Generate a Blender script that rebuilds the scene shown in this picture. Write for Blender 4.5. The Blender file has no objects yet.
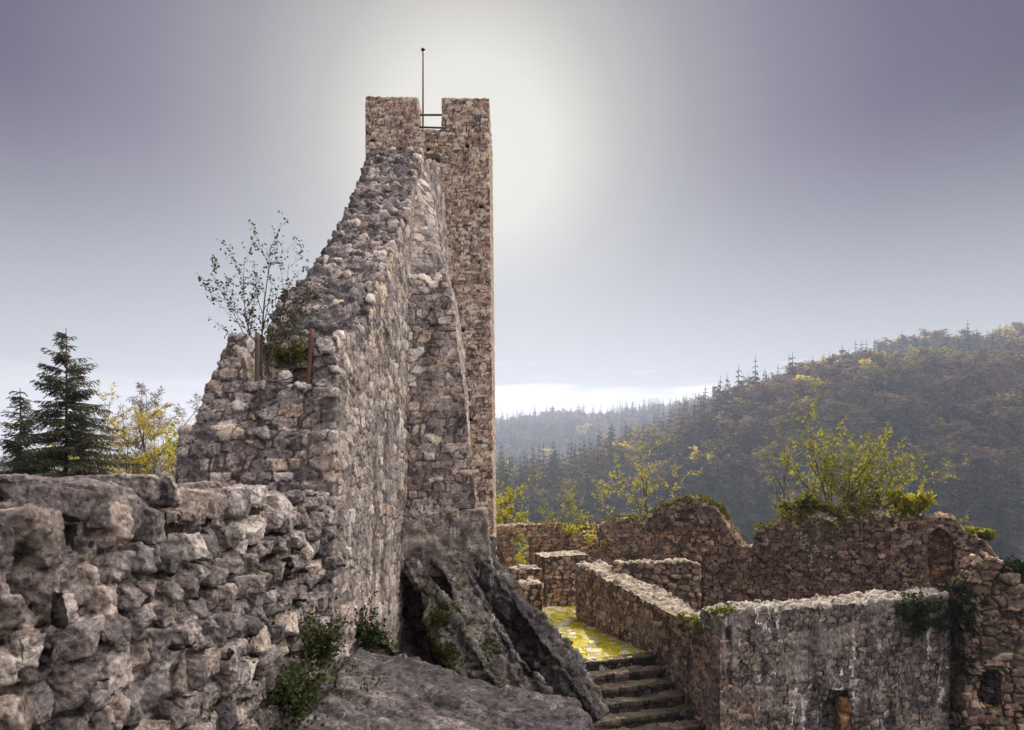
import bpy, bmesh, math, random
import numpy as np
from mathutils import Vector, Matrix

S = bpy.context.scene
COL = S.collection
R = math.radians

# ------------------------------------------------------------------ camera
EYE = 1.6
FPX = 683.0
HOR = 480.0
cam_d = bpy.data.cameras.new("camera")
cam = bpy.data.objects.new("camera", cam_d)
COL.objects.link(cam)
cam.location = (0, 0, EYE)
cam.rotation_euler = (R(90), 0, 0)
cam_d.sensor_width = 36.0
cam_d.lens = 36.0 * FPX / 1024.0
cam_d.shift_y = (HOR - 365.0) / 1024.0
cam_d.clip_start = 0.05
cam_d.clip_end = 6000
cam_d.dof.use_dof = True
cam_d.dof.focus_distance = 11.0
cam_d.dof.aperture_fstop = 6.3
S.camera = cam

# ------------------------------------------------------------------ light
SUN_AZ = math.atan((470 - 512) / FPX)          # right of +Y
SUN_EL = R(25.8)
sun_dir = Vector((math.sin(SUN_AZ) * math.cos(SUN_EL), math.cos(SUN_AZ) * math.cos(SUN_EL), math.sin(SUN_EL)))
sd = bpy.data.lights.new("sun", 'SUN')
sd.energy = 5.0
sd.angle = R(0.5)
sd.color = (1.0, 0.90, 0.74)
sun = bpy.data.objects.new("sun", sd)
COL.objects.link(sun)
sun.rotation_euler = (-sun_dir).to_track_quat('-Z', 'Y').to_euler()

S.view_settings.view_transform = 'Standard'
S.view_settings.look = 'None'
S.view_settings.exposure = 0.8
S.view_settings.gamma = 1.0
S.render.engine = 'CYCLES'
S.cycles.use_denoising = True
S.cycles.max_bounces = 6
S.cycles.diffuse_bounces = 4
S.cycles.transparent_max_bounces = 6
S.cycles.volume_bounces = 0
S.cycles.sample_clamp_indirect = 4.0
S.cycles.caustics_reflective = False
S.cycles.caustics_refractive = False


class NT:
    """tiny node-tree writer"""
    def __init__(self, tree):
        self.t = tree
        self.n = tree.nodes
        self.l = tree.links

    def node(self, typ, **kw):
        n = self.n.new(typ)
        for k, v in kw.items():
            setattr(n, k, v)
        return n

    def put(self, sock, v):
        if isinstance(v, bpy.types.NodeSocket):
            self.l.new(v, sock)
        elif v is not None:
            if hasattr(sock.default_value, '__len__') and not hasattr(v, '__len__'):
                v = (v,) * len(sock.default_value)
            if hasattr(sock.default_value, '__len__') and len(sock.default_value) == 4 and len(v) == 3:
                v = tuple(v) + (1.0,)
            sock.default_value = v

    def math(self, op, a, b=None, c=None, clamp=False):
        n = self.node('ShaderNodeMath', operation=op, use_clamp=clamp)
        self.put(n.inputs[0], a)
        if b is not None:
            self.put(n.inputs[1], b)
        if c is not None:
            self.put(n.inputs[2], c)
        return n.outputs[0]

    def vmath(self, op, a, b=None):
        n = self.node('ShaderNodeVectorMath', operation=op)
        self.put(n.inputs[0], a)
        if b is not None:
            self.put(n.inputs[1], b)
        return n

    def mix(self, f, a, b, mode='MIX'):
        n = self.node('ShaderNodeMix', data_type='RGBA', blend_type=mode)
        self.put(n.inputs['Factor'], f)
        self.put(n.inputs[6], a)
        self.put(n.inputs[7], b)
        return n.outputs[2]

    def rng(self, v, a, b, c=0.0, d=1.0, smooth=True):
        n = self.node('ShaderNodeMapRange')
        n.interpolation_type = 'SMOOTHSTEP' if smooth else 'LINEAR'
        self.put(n.inputs[0], v)
        for i, x in enumerate((a, b, c, d)):
            self.put(n.inputs[1 + i], x)
        return n.outputs[0]

    def noise(self, vec, scale, detail=4.0, rough=0.55, dist=0.0):
        n = self.node('ShaderNodeTexNoise')
        if vec is not None:
            self.put(n.inputs['Vector'], vec)
        n.inputs['Scale'].default_value = scale
        n.inputs['Detail'].default_value = detail
        n.inputs['Roughness'].default_value = rough
        n.inputs['Distortion'].default_value = dist
        return n.outputs[0]

    def ramp(self, f, stops, interp='LINEAR'):
        n = self.node('ShaderNodeValToRGB')
        cr = n.color_ramp
        cr.interpolation = interp
        while len(cr.elements) < len(stops):
            cr.elements.new(0.5)
        for e, (p, c) in zip(cr.elements, stops):
            e.position = p
            e.color = tuple(c) + (1.0,)
        self.put(n.inputs[0], f)
        return n.outputs[0]


# ------------------------------------------------------------------ world
SKYK = .028
W = bpy.data.worlds.new("World")
S.world = W
W.use_nodes = True
W.node_tree.nodes.clear()
g = NT(W.node_tree)
sky = g.node('ShaderNodeTexSky', sky_type='NISHITA', sun_disc=False)
sky.sun_elevation = SUN_EL
sky.sun_rotation = SUN_AZ
sky.altitude = 600
sky.air_density = 1.0
sky.dust_density = 1.6
sky.ozone_density = 1.5
hs = g.node('ShaderNodeHueSaturation')
hs.inputs['Saturation'].default_value = 0.30
g.put(hs.inputs['Color'], sky.outputs[0])
gm = g.node('ShaderNodeGamma')
g.put(gm.inputs[0], hs.outputs[0])
gm.inputs[1].default_value = 1.6
tint = g.mix(1.0, gm.outputs[0], tuple(SKYK * x for x in (1.0, 0.90, 1.26)), 'MULTIPLY')
den = g.vmath('MULTIPLY_ADD', tint, (1 / 5.6, 1 / 5.25, 1 / 4.6))
den.inputs[2].default_value = (1, 1, 1)
tint = g.vmath('DIVIDE', tint, den.outputs[0]).outputs[0]
# clouds: a low bank over the valley, as directions in the sky
gen = g.node('ShaderNodeTexCoord').outputs['Generated']
sx = g.node('ShaderNodeSeparateXYZ')
g.put(sx.inputs[0], gen)
azx = g.math('ARCTAN2', sx.outputs[0], sx.outputs[1])
ele = g.math('ARCSINE', sx.outputs[2])
cv = g.node('ShaderNodeCombineXYZ')
g.put(cv.inputs[0], g.math('MULTIPLY', azx, 3.0))
g.put(cv.inputs[1], g.math('MULTIPLY', ele, 22.0))
cn = g.noise(cv.outputs[0], 1.6, 6.0, 0.6, 0.3)
top = g.math('ADD', g.math('MULTIPLY', cn, 0.075), 0.102)
cl = g.rng(g.math('SUBTRACT', top, ele), -0.003, 0.012)
cl = g.math('MULTIPLY', cl, g.rng(azx, 0.62, 0.30))
str_n = g.noise(cv.outputs[0], 4.2, 5.0, 0.6, 0.2)
streak = g.math('MULTIPLY', g.rng(str_n, 0.58, 0.70), g.rng(ele, 0.20, 0.13))
streak = g.math('MULTIPLY', streak, 0.5)
cl = g.math('MULTIPLY', g.math('MAXIMUM', cl, streak), g.rng(azx, -.25, -.02, .35, 1.0))
# dusty aureole round the sun
dt = g.vmath('DOT_PRODUCT', gen, tuple(sun_dir)).outputs['Value']
ang = g.math('DIVIDE', g.math('ARCCOSINE', g.math('MINIMUM', dt, 1.0)), R(70))
aur = g.ramp(ang, [(0, (1.1, 1.07, .95)), (.085, (1.04, 1.01, .89)), (.16, (.62, .605, .56)), (.235, (.37, .36, .385)), (.32, (.215, .192, .27)), (.42, (.108, .082, .165)), (.53, (.070, .050, .115)), (1, (.06, .048, .095))])
aur = g.vmath('MULTIPLY', aur, (5.3, 5.25, 5.2)).outputs[0]
tint = g.mix(.92, tint, aur)
# pale veil of air towards the horizon
veil = g.math('MULTIPLY', g.rng(ele, .48, .10), .84)
tint = g.mix(veil, tint, (3.95, 4.10, 4.10))
cw = g.rng(g.noise(cv.outputs[0], 2.6, 6.0, .65, .5), .30, .62, .35, .9)
skyc = g.mix(g.math('MULTIPLY', cl, cw), tint, (6.2, 5.9, 5.5))
# added fill: sky behind and overhead, out of view, brightened to lift shaded stone
bn = g.noise(gen, 1.6, 6.0, .6, .4)
bm_ = g.rng(sx.outputs[1], .42, -.05)
bm_ = g.math('MULTIPLY', bm_, g.rng(ele, .02, .25))
CAZ, CEL = R(88), R(54)
cdir = Vector((math.sin(CAZ) * math.cos(CEL), math.cos(CAZ) * math.cos(CEL), math.sin(CEL)))
cdot = g.vmath('DOT_PRODUCT', gen, tuple(cdir)).outputs['Value']
bcol = g.mix(g.rng(bn, .35, .65), (2.9, 2.6, 3.4), (4.4, 4.0, 4.6))
skyc = g.mix(bm_, skyc, bcol)
skyc = g.mix(g.math('MULTIPLY', g.rng(cdot, .72, .93), g.rng(bn, .2, .45)), skyc, (34.0, 31.0, 28.5))  # added bright patch high on the right, out of view, as directional fill
bg = g.node('ShaderNodeBackground')
g.put(bg.inputs[0], skyc)
bg.inputs[1].default_value = 0.08
wo = g.node('ShaderNodeOutputWorld')
g.l.new(bg.outputs[0], wo.inputs[0])

# ------------------------------------------------------------------ helpers
def tag(o, label=None, cat=None, group=None, kind=None):
    if label:
        o['label'] = label
    if cat:
        o['category'] = cat
    if group:
        o['group'] = group
    if kind:
        o['kind'] = kind
    return o


def P(px, py, Y):
    return Vector(((px - 512.0) / FPX * Y, Y, EYE + (HOR - py) / FPX * Y))


def new_mesh(name, V, F, mats, smooth=True, mi=None, attr=None):
    me = bpy.data.meshes.new(name)
    V = np.asarray(V, np.float32)
    if isinstance(F, np.ndarray):
        k = F.shape[1]
        me.vertices.add(len(V))
        me.vertices.foreach_set('co', V.ravel())
        me.loops.add(F.size)
        me.loops.foreach_set('vertex_index', F.astype(np.int32).ravel())
        me.polygons.add(len(F))
        me.polygons.foreach_set('loop_start', np.arange(0, F.size, k, dtype=np.int32))
        me.update(calc_edges=True)
    else:
        me.from_pydata(V.tolist(), [], F)
        me.update()
    for m in (mats if isinstance(mats, (list, tuple)) else [mats]):
        me.materials.append(m)
    if mi is not None:
        me.polygons.foreach_set('material_index', np.asarray(mi, np.int32))
    me.polygons.foreach_set('use_smooth', np.full(len(me.polygons), bool(smooth)))
    if attr is not None:
        a = me.attributes.new('stone', 'FLOAT_COLOR', 'POINT')
        a.data.foreach_set('color', np.asarray(attr, np.float32).ravel())
    return me


def link(name, me, parent=None, loc=None):
    o = bpy.data.objects.new(name, me)
    COL.objects.link(o)
    if parent is not None:
        o.parent = parent
    if loc is not None:
        o.location = loc
    return o


def empty(name, loc=(0, 0, 0)):
    o = bpy.data.objects.new(name, None)
    o.empty_display_size = 0.2
    COL.objects.link(o)
    o.location = loc
    return o


# ---- numpy noise
def h3(ix, iy, iz, seed):
    with np.errstate(over='ignore'):
        h = (ix.astype(np.int64) * 374761393 + iy.astype(np.int64) * 668265263
             + iz.astype(np.int64) * 2147483647 + seed * 1274126177) & 0xFFFFFFFF
        h = ((h ^ (h >> 13)) * 1274126177) & 0xFFFFFFFF
        h = ((h ^ (h >> 16)) * 2246822519) & 0xFFFFFFFF
        h = h ^ (h >> 15)
    return (h & 0xFFFFFF).astype(np.float32) / 16777216.0


def vn(p, seed=0):
    i = np.floor(p).astype(np.int64)
    f = (p - i).astype(np.float32)
    f = f * f * f * (f * (f * 6 - 15) + 10)
    x, y, z = i[:, 0], i[:, 1], i[:, 2]
    r = 0
    for dx in (0, 1):
        wx = f[:, 0] if dx else 1 - f[:, 0]
        for dy in (0, 1):
            wy = f[:, 1] if dy else 1 - f[:, 1]
            for dz in (0, 1):
                wz = f[:, 2] if dz else 1 - f[:, 2]
                r = r + wx * wy * wz * h3(x + dx, y + dy, z + dz, seed)
    return r * 2 - 1


def fbm(p, octv=4, seed=0, gain=0.5):
    a, s, r = 1.0, 1.0, 0.0
    for k in range(octv):
        r = r + a * vn(p * s + 13.7 * k, seed + k)
        a *= gain
        s *= 2.03
    return r


def sm(x, a, b):
    t = np.clip((x - a) / (b - a), 0, 1)
    return t * t * (3 - 2 * t)


def vor(Pt, size, jit, pw=3.0, seed=0, course=True):
    q = (Pt / np.asarray(size, np.float32)).astype(np.float32)
    n = len(q)
    F1 = np.full(n, 1e9, np.float32)
    F2 = np.full(n, 1e9, np.float32)
    idv = np.zeros(n, np.float32)
    id2 = np.zeros(n, np.float32)
    rel = np.zeros((n, 3), np.float32)
    iz = np.floor(q[:, 2]).astype(np.int64)
    zero = np.zeros_like(iz)
    for dz in (-1, 0, 1):
        rz = iz + dz
        if course:
            qx = q[:, 0] + h3(rz, zero + 17, zero, seed) * 3
            qy = q[:, 1] + h3(rz, zero + 31, zero, seed) * 3
        else:
            qx, qy = q[:, 0], q[:, 1]
        ix = np.floor(qx).astype(np.int64)
        iy = np.floor(qy).astype(np.int64)
        for dx in (-1, 0, 1):
            for dy in (-1, 0, 1):
                cx, cy = ix + dx, iy + dy
                a = qx - (cx + 0.5 + (h3(cx, cy, rz, seed + 1) - .5) * jit[0])
                b = qy - (cy + 0.5 + (h3(cx, cy, rz, seed + 2) - .5) * jit[1])
                c = q[:, 2] - (rz + 0.5 + (h3(cx, cy, rz, seed + 3) - .5) * jit[2])
                a, b, c = a.astype(np.float32), b.astype(np.float32), c.astype(np.float32)
                d = np.abs(a) ** pw + np.abs(b) ** pw + np.abs(c) ** pw
                near = d < F1
                F2 = np.where(near, F1, np.minimum(F2, d))
                F1 = np.where(near, d, F1)
                if near.any():
                    idv[near] = h3(cx[near], cy[near], rz[near], seed + 7)
                    id2[near] = h3(cx[near], cy[near], rz[near], seed + 8)
                    rel[near, 0] = a[near]
                    rel[near, 1] = b[near]
                    rel[near, 2] = c[near]
    return F1 ** (1 / pw), F2 ** (1 / pw), idv, id2, rel


# ---- solids
def box(x0, x1, y0, y1, z0, z1):
    v = [(x, y, z) for x in (x0, x1) for y in (y0, y1) for z in (z0, z1)]
    f = [(0, 1, 3, 2), (4, 6, 7, 5), (0, 4, 5, 1), (2, 3, 7, 6), (0, 2, 6, 4), (1, 5, 7, 3)]
    return v, f


def hexa(b, t):
    """b, t: four corners each, counter-clockwise seen from above"""
    v = [tuple(p) for p in b] + [tuple(p) for p in t]
    f = [(3, 2, 1, 0), (4, 5, 6, 7)] + [(i, (i + 1) % 4, 4 + (i + 1) % 4, 4 + i) for i in range(4)]
    return v, f


def extr(poly, d):
    """closed polygon (list of 3-D points) extruded by vector d"""
    n = len(poly)
    d = Vector(d)
    v = [tuple(p) for p in poly] + [tuple(Vector(p) + d) for p in poly]
    f = [tuple(range(n)), tuple(range(2 * n - 1, n - 1, -1))]
    f += [(i, n + i, n + (i + 1) % n, (i + 1) % n) for i in range(n)]
    return v, f


def wallp(A, B, thick, prof, zbot):
    """vertical wall from A to B (xy); prof = [(t, z)] along it; thickness to the far side"""
    A, B = Vector((A[0], A[1], 0)), Vector((B[0], B[1], 0))
    d = B - A
    nrm = Vector((-d.y, d.x, 0)).normalized()
    poly = [A + d * t + Vector((0, 0, z)) for t, z in prof]
    poly += [A + d * prof[-1][0] + Vector((0, 0, zbot)), A + d * prof[0][0] + Vector((0, 0, zbot))]
    return extr(poly, nrm * thick)


def bm_from(pieces):
    bm = bmesh.new()
    for v, f in pieces:
        vs = [bm.verts.new(p) for p in v]
        for q in f:
            bm.faces.new([vs[i] for i in q])
    bmesh.ops.recalc_face_normals(bm, faces=bm.faces)
    return bm


def remesh(pieces, voxel, cutters=None):
    bm = bm_from(pieces)
    bmesh.ops.triangulate(bm, faces=bm.faces)
    me = bpy.data.meshes.new('tmp')
    bm.to_mesh(me)
    bm.free()
    o = bpy.data.objects.new('tmp', me)
    COL.objects.link(o)
    extra = []
    if cutters:
        m0 = o.modifiers.new('r0', 'REMESH')
        m0.mode = 'VOXEL'
        m0.voxel_size = voxel
    for c in (cutters or []):
        bm = bm_from([c])
        cm = bpy.data.meshes.new('cut')
        bm.to_mesh(cm)
        bm.free()
        co = bpy.data.objects.new('cut', cm)
        COL.objects.link(co)
        extra.append(co)
        b = o.modifiers.new('b', 'BOOLEAN')
        b.operation = 'DIFFERENCE'
        b.solver = 'EXACT'
        b.object = co
    m = o.modifiers.new('r', 'REMESH')
    m.mode = 'VOXEL'
    m.voxel_size = voxel
    dg = bpy.context.evaluated_depsgraph_get()
    dg.update()
    ev = o.evaluated_get(dg)
    em = ev.to_mesh()
    n = len(em.vertices)
    V = np.empty(n * 3, np.float32)
    em.vertices.foreach_get('co', V)
    N = np.empty(n * 3, np.float32)
    em.vertices.foreach_get('normal', N)
    nl = len(em.loops)
    L = np.empty(nl, np.int32)
    em.loops.foreach_get('vertex_index', L)
    tot = np.empty(len(em.polygons), np.int32)
    em.polygons.foreach_get('loop_total', tot)
    F = L.reshape(-1, 4) if (tot == 4).all() else None
    if F is None:
        F = [tuple(p.vertices) for p in em.polygons]
    V, N = V.reshape(-1, 3), N.reshape(-1, 3)
    ev.to_mesh_clear()
    for e in extra + [o]:
        d = e.data
        bpy.data.objects.remove(e)
        bpy.data.meshes.remove(d)
    return V, N, F


def masonry(name, pieces, voxel, mat, size, jit=(.8, .8, .45), pw=3.0, seed=1, joint=.03, off=.03, tilt=.02,
            rough=.008, rfreq=9.0, warp=.05, wfreq=1.5, jw=.16, ragged=0.0, cutters=None, parent=None, lump=0.0,
            rot=None, course=True, origin=None, chip=0.0, fill=0.0):
    V, N, F = remesh(pieces, voxel, cutters)
    Q = V.copy()
    if rot is not None:
        c, s = math.cos(rot), math.sin(rot)
        Q = np.stack([Q[:, 0] * c + Q[:, 1] * s, -Q[:, 0] * s + Q[:, 1] * c, Q[:, 2]], 1)
    Wp = np.stack([vn(Q * wfreq, seed + 50), vn(Q * wfreq, seed + 51), vn(Q * wfreq, seed + 52)], 1)
    Q2 = Q + Wp * warp + 0.25 * warp * np.stack([vn(Q * wfreq * 5, seed + 53), vn(Q * wfreq * 5, seed + 54),
                                                vn(Q * wfreq * 5, seed + 55)], 1)
    F1, F2, ida, idb, rel = vor(Q2, size, jit, pw, seed, course)
    e = F2 - F1
    b = sm(e, 0.0, jw)
    sd3 = np.stack([np.sin(ida * 91.7), np.sin(idb * 57.3 + 1), np.sin(ida * 33.1 + idb * 71.9)], 1)
    t3 = (rel * sd3).sum(1)
    d = joint * (b - 1) + b * (off * (ida - .5) * 2 + tilt * t3)
    nz = fbm(V * rfreq, 4, seed + 20, .55)
    d = d + rough * nz * (0.5 + b)
    if chip:
        G1, G2, ga, gb, gr = vor(V + .02 * Wp, (chip, chip, chip), (1, 1, 1), 2.0, seed + 31, False)
        gs = np.stack([np.sin(ga * 71.7), np.sin(gb * 97.3), np.sin(ga * 53.1 + gb * 31.9)], 1)
        d = d + b * chip * (.36 * (gr * gs).sum(1) + .18 * (ga - .5))
    if fill:
        G1, G2, ga, gb, gr = vor(V, (fill, fill, fill), (1, 1, 1), 2.0, seed + 33, False)
        fl = sm(G2 - G1, 0, .25) * (.3 + .7 * ga)
        d = d + (1 - b) * fl * joint * .7
        ida = np.where(b < .4, (ida + ga) % 1.0, ida)
        b = np.maximum(b, .75 * fl * (1 - b))
    if lump:
        d = d + lump * fbm(V * 0.7, 3, seed + 40)
    D = N * d[:, None]
    if ragged:
        up = sm(N[:, 2], .35, .8)
        D[:, 2] += up * ragged * .35 * fbm(V * 7.0, 3, seed + 44, .6)
        D[:, 2] += up * ragged * (np.floor(idb * 4) / 3 - .35) * sm(e, 0, .25)
    V = V + D
    lo = V.min(0)
    org = Vector(origin) if origin else Vector((float((V[:, 0].min() + V[:, 0].max()) / 2),
                                               float((V[:, 1].min() + V[:, 1].max()) / 2), float(lo[2])))
    at = np.stack([ida, b, idb, np.ones_like(b)], 1)
    base = np.array(org, np.float32)
    if parent is not None:
        base = np.array(parent.location, np.float32)
    me = new_mesh(name, V - base, F, mat, True, None, at)
    return link(name, me, parent, None if parent is not None else org)


def rocky(name, pieces, voxel, mat, seed=3, big=.12, fine=.025, strata=.03, sdir=(.6, .2, .8), sfreq=7., crack=.5, parent=None, crk=.02):
    """living rock: slabs rounded together, bedding planes, cracks"""
    V, N, F = remesh(pieces, voxel)
    n1 = fbm(V * 1.3, 4, seed, .5)
    s = Vector(sdir).normalized()
    along = V @ np.array(s, np.float32)
    band = vn(np.stack([along * sfreq + .6 * n1, along * 0, along * 0], 1), seed + 5)
    band2 = vn(np.stack([along * sfreq * 3 + .6 * n1, along * 0 + 3, along * 0], 1), seed + 6)
    Wp = np.stack([n1, vn(V * 2, seed + 8), vn(V * 2 + 9, seed + 9)], 1)
    F1, F2, ida, idb, rel = vor(V + Wp * .12, (crack, crack, crack * 1.3), (1, 1, 1), 2, seed + 11, False)
    e = sm(F2 - F1, 0, .10)
    nf = fbm(V * 9, 4, seed + 12, .6)
    G1, G2, ga, gb, gr = vor(V + .03 * Wp, (.11, .11, .11), (1, 1, 1), 2.0, seed + 31, False)
    gs = np.stack([np.sin(ga * 71.7), np.sin(gb * 97.3), np.sin(ga * 53.1 + gb * 31.9)], 1)
    d = big * n1 * .5 + strata * (band + .5 * band2) + crk * (e - 1) + fine * nf * 1.3 + .05 * crack * (ida - .5) \
        + fine * (1.0 * (gr * gs).sum(1))
    V = V + N * d[:, None]
    lo, hi = V.min(0), V.max(0)
    org = Vector((float(lo[0] + hi[0]) / 2, float(lo[1] + hi[1]) / 2, float(lo[2])))
    at = np.stack([.5 + .5 * band2, .8 + .2 * e, (band + 1) / 2, np.ones_like(e)], 1)
    return link(name, new_mesh(name, V - np.array(org, np.float32), F, mat, True, None, at), None, org)


# ------------------------------------------------------------------ materials
def mat_base(name):
    m = bpy.data.materials.new(name)
    m.use_nodes = True
    m.node_tree.nodes.clear()
    g = NT(m.node_tree)
    out = g.node('ShaderNodeOutputMaterial')
    bs = g.node('ShaderNodeBsdfPrincipled')
    bs.inputs['Specular IOR Level'].default_value = .25
    g.l.new(bs.outputs[0], out.inputs[0])
    return m, g, bs, out


def stone_mat(name, pal, mortar=(.20, .175, .15), mort_amt=.75, lichen=.25, stain=.5, moss=0.0, white=0.0, fine=40., bump=.5,
              sat=.70, gain=1.0, toptone=0.0, plaster=0.0):
    m, g, bs, out = mat_base(name)
    tc = g.node('ShaderNodeTexCoord').outputs['Object']
    at = g.node('ShaderNodeAttribute', attribute_name='stone')
    sp = g.node('ShaderNodeSeparateColor')
    g.put(sp.inputs[0], at.outputs['Color'])
    ida, jt, idb = sp.outputs[0], sp.outputs[1], sp.outputs[2]
    n = len(pal)
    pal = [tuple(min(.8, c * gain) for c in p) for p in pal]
    c = g.ramp(ida, [(i / (n - 1), p) for i, p in enumerate(pal)])
    # every stone a little lighter or darker, veins and weather within the stone
    c = g.mix(1.0, c, g.ramp(idb, [(0, (.72, .72, .74)), (.5, (.97, .97, .97)), (1, (1.28, 1.25, 1.2))]), 'MULTIPLY')
    n1 = g.noise(tc, 5.0, 5.0, .6, .6)
    c = g.mix(1.0, c, g.ramp(n1, [(.28, (.55, .53, .54)), (.5, (.98, .96, .95)), (.72, (1.45, 1.4, 1.32))]), 'MULTIPLY')
    n2 = g.noise(tc, fine, 4.0, .65)
    c = g.mix(1.0, c, g.ramp(n2, [(.3, (.6, .6, .6)), (.5, (1, 1, 1)), (.72, (1.45, 1.45, 1.42))]), 'MULTIPLY')
    # mortar
    mo = g.mix(n2, tuple(x * .35 for x in mortar), tuple(x * 1.2 for x in mortar))
    c = g.mix(g.math('MULTIPLY', g.rng(jt, .80, .45), mort_amt), c, mo)
    pit = g.noise(tc, fine * .5, 6.0, .75, .5)
    c = g.mix(1.0, c, g.ramp(pit, [(.34, (.38, .37, .38)), (.44, (.95, .95, .95)), (.58, (1.05, 1.05, 1.05)), (.68, (1.55, 1.52, 1.46))]), 'MULTIPLY')
    if plaster:     # remains of lime render lying over the stones
        pn = g.noise(tc, .55, 6.0, .62, .8)
        pm = g.math('MULTIPLY', g.rng(pn, .50, .57), g.rng(pit, .30, .50))
        c = g.mix(g.math('MULTIPLY', pm, plaster), c, g.mix(n1, (.24, .215, .19), (.40, .365, .33)))
    # rain streaks
    mp = g.node('ShaderNodeMapping')
    mp.inputs['Scale'].default_value = (1.6, 1.6, .22)
    g.put(mp.inputs[0], tc)
    st = g.noise(mp.outputs[0], 1.3, 5.0, .6, .4)
    c = g.mix(g.math('MULTIPLY', g.rng(st, .50, .68), stain), c, g.mix(1.0, c, (.30, .28, .29), 'MULTIPLY'))
    # lichen: pale and dark patches
    l1 = g.noise(tc, 7.0, 6.0, .7, 1.2)
    c = g.mix(g.math('MULTIPLY', g.rng(l1, .60, .66), lichen), c, (.50, .48, .44))
    l2 = g.noise(tc, 3.1, 6.0, .7, .9)
    c = g.mix(g.math('MULTIPLY', g.rng(l2, .56, .66), lichen * 1.6, clamp=True), c, (.055, .05, .052))
    if white:
        wv = g.noise(mp.outputs[0], 2.4, 6.0, .65, .7)
        wj = g.math('MULTIPLY', g.rng(wv, .52, .62), g.rng(jt, .95, .35))
        c = g.mix(g.math('MULTIPLY', g.math('ADD', wj, g.math('MULTIPLY', g.rng(wv, .62, .70), .7), clamp=True), white), c, (.62, .60, .60))
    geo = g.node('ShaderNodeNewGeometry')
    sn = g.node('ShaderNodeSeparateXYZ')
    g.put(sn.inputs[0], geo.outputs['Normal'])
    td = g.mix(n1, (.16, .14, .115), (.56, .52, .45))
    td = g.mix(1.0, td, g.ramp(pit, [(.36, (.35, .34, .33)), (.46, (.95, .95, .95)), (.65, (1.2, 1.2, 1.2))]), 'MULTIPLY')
    if toptone:
        c = g.mix(g.math('MULTIPLY', g.rng(sn.outputs[2], .35, .8), toptone), c, td)  # upward faces blended towards a paler mottled tone
    if moss:
        mn = g.noise(tc, 2.2, 5.0, .65)
        mm = g.math('MULTIPLY', g.rng(mn, .5, .6), g.rng(sn.outputs[2], .0, .6))
        c = g.mix(g.math('MULTIPLY', mm, moss), c, g.mix(n2, (.05, .06, .008), (.20, .21, .02)))
    gam = g.node('ShaderNodeGamma')
    g.put(gam.inputs[0], c)
    gam.inputs[1].default_value = 1.45
    hsn = g.node('ShaderNodeHueSaturation')
    hsn.inputs['Saturation'].default_value = sat
    g.put(hsn.inputs['Color'], gam.outputs[0])
    c = g.mix(1.0, hsn.outputs[0], (1.80, 1.78, 1.78), 'MULTIPLY')
    c = g.vmath('MINIMUM', c, (.72, .70, .66)).outputs[0]
    g.put(bs.inputs['Base Color'], c)
    bs.inputs['Roughness'].default_value = .88
    b1 = g.node('ShaderNodeBump')
    b1.inputs['Strength'].default_value = bump
    b1.inputs['Distance'].default_value = .02
    hgt = g.math('ADD', g.math('MULTIPLY', n2, .5), g.math('MULTIPLY', pit, 1.0))
    g.put(b1.inputs['Height'], hgt)
    g.put(bs.inputs['Normal'], b1.outputs[0])
    return m


LIME = [(.16, .145, .15), (.26, .235, .23), (.22, .195, .185), (.33, .28, .235), (.27, .25, .25), (.36, .275, .20), (.25, .225, .22), (.45, .41, .37)]
TOWERP = [(.30, .22, .16), (.40, .31, .23), (.23, .19, .165), (.44, .36, .29), (.36, .24, .155), (.32, .27, .23), (.46, .39, .33), (.26, .19, .14)]
BROWN = [(.13, .095, .07), (.26, .19, .14), (.18, .14, .115), (.34, .25, .18), (.24, .19, .16), (.30, .20, .13), (.38, .31, .25)]
DARKP = [(.09, .083, .088), (.16, .145, .145), (.12, .11, .115), (.22, .20, .195), (.15, .14, .145), (.28, .25, .235)]

M_near = stone_mat('near_wall_stone', [LIME[0], LIME[1], LIME[2], LIME[4], LIME[6], LIME[3], LIME[6], LIME[7]], mortar=(.045, .036, .03), mort_amt=.9, lichen=.40, stain=.35, fine=48, bump=1.0, gain=1.15)
M_ruin = stone_mat('ruin_stone', LIME, mortar=(.14, .115, .10), mort_amt=.8, lichen=.32, stain=.6, fine=45, gain=1.25, sat=.68, plaster=.4)
M_top = stone_mat('weathered_core_stone', DARKP, mortar=(.10, .095, .095), lichen=.45, stain=.4, fine=45, gain=1.15)
M_tower = stone_mat('tower_stone', TOWERP, mortar=(.12, .09, .07), mort_amt=.75, lichen=.10, stain=.35, fine=25, gain=1.25, sat=.80)
M_court = stone_mat('court_wall_stone', BROWN, mortar=(.06, .045, .035), mort_amt=.8, lichen=.25, stain=.5, moss=.5, fine=28, gain=1.02, toptone=.6, sat=.84, plaster=.3)
M_back = stone_mat('back_wall_stone', BROWN, mortar=(.05, .037, .028), mort_amt=.8, lichen=.22, stain=.5, moss=.9, fine=28, gain=1.0, sat=.84, plaster=.25)
M_streak = stone_mat('streaked_wall_stone', [(.20, .17, .15), (.25, .215, .19), (.17, .15, .14), (.28, .235, .20), (.22, .20, .19), (.33, .30, .27)], mortar=(.05, .042, .035), mort_amt=.8, lichen=.22, stain=.7, white=.8, fine=24, gain=.84, sat=.78, plaster=.5, toptone=.6)
M_rock = stone_mat('living_rock', [(.13, .12, .125), (.22, .205, .205), (.17, .16, .165), (.28, .26, .25)], mortar=(.06, .055, .055), lichen=.4,
                   stain=.7, moss=.30, fine=34, bump=1.0, gain=.78)
M_ledge = stone_mat('ledge_rock', [(.16, .145, .15), (.24, .22, .22), (.20, .185, .19), (.28, .255, .25)], mortar=(.09, .08, .08), mort_amt=.5,
                    lichen=.40, stain=.3, fine=34, bump=1.0, gain=.72)
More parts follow.
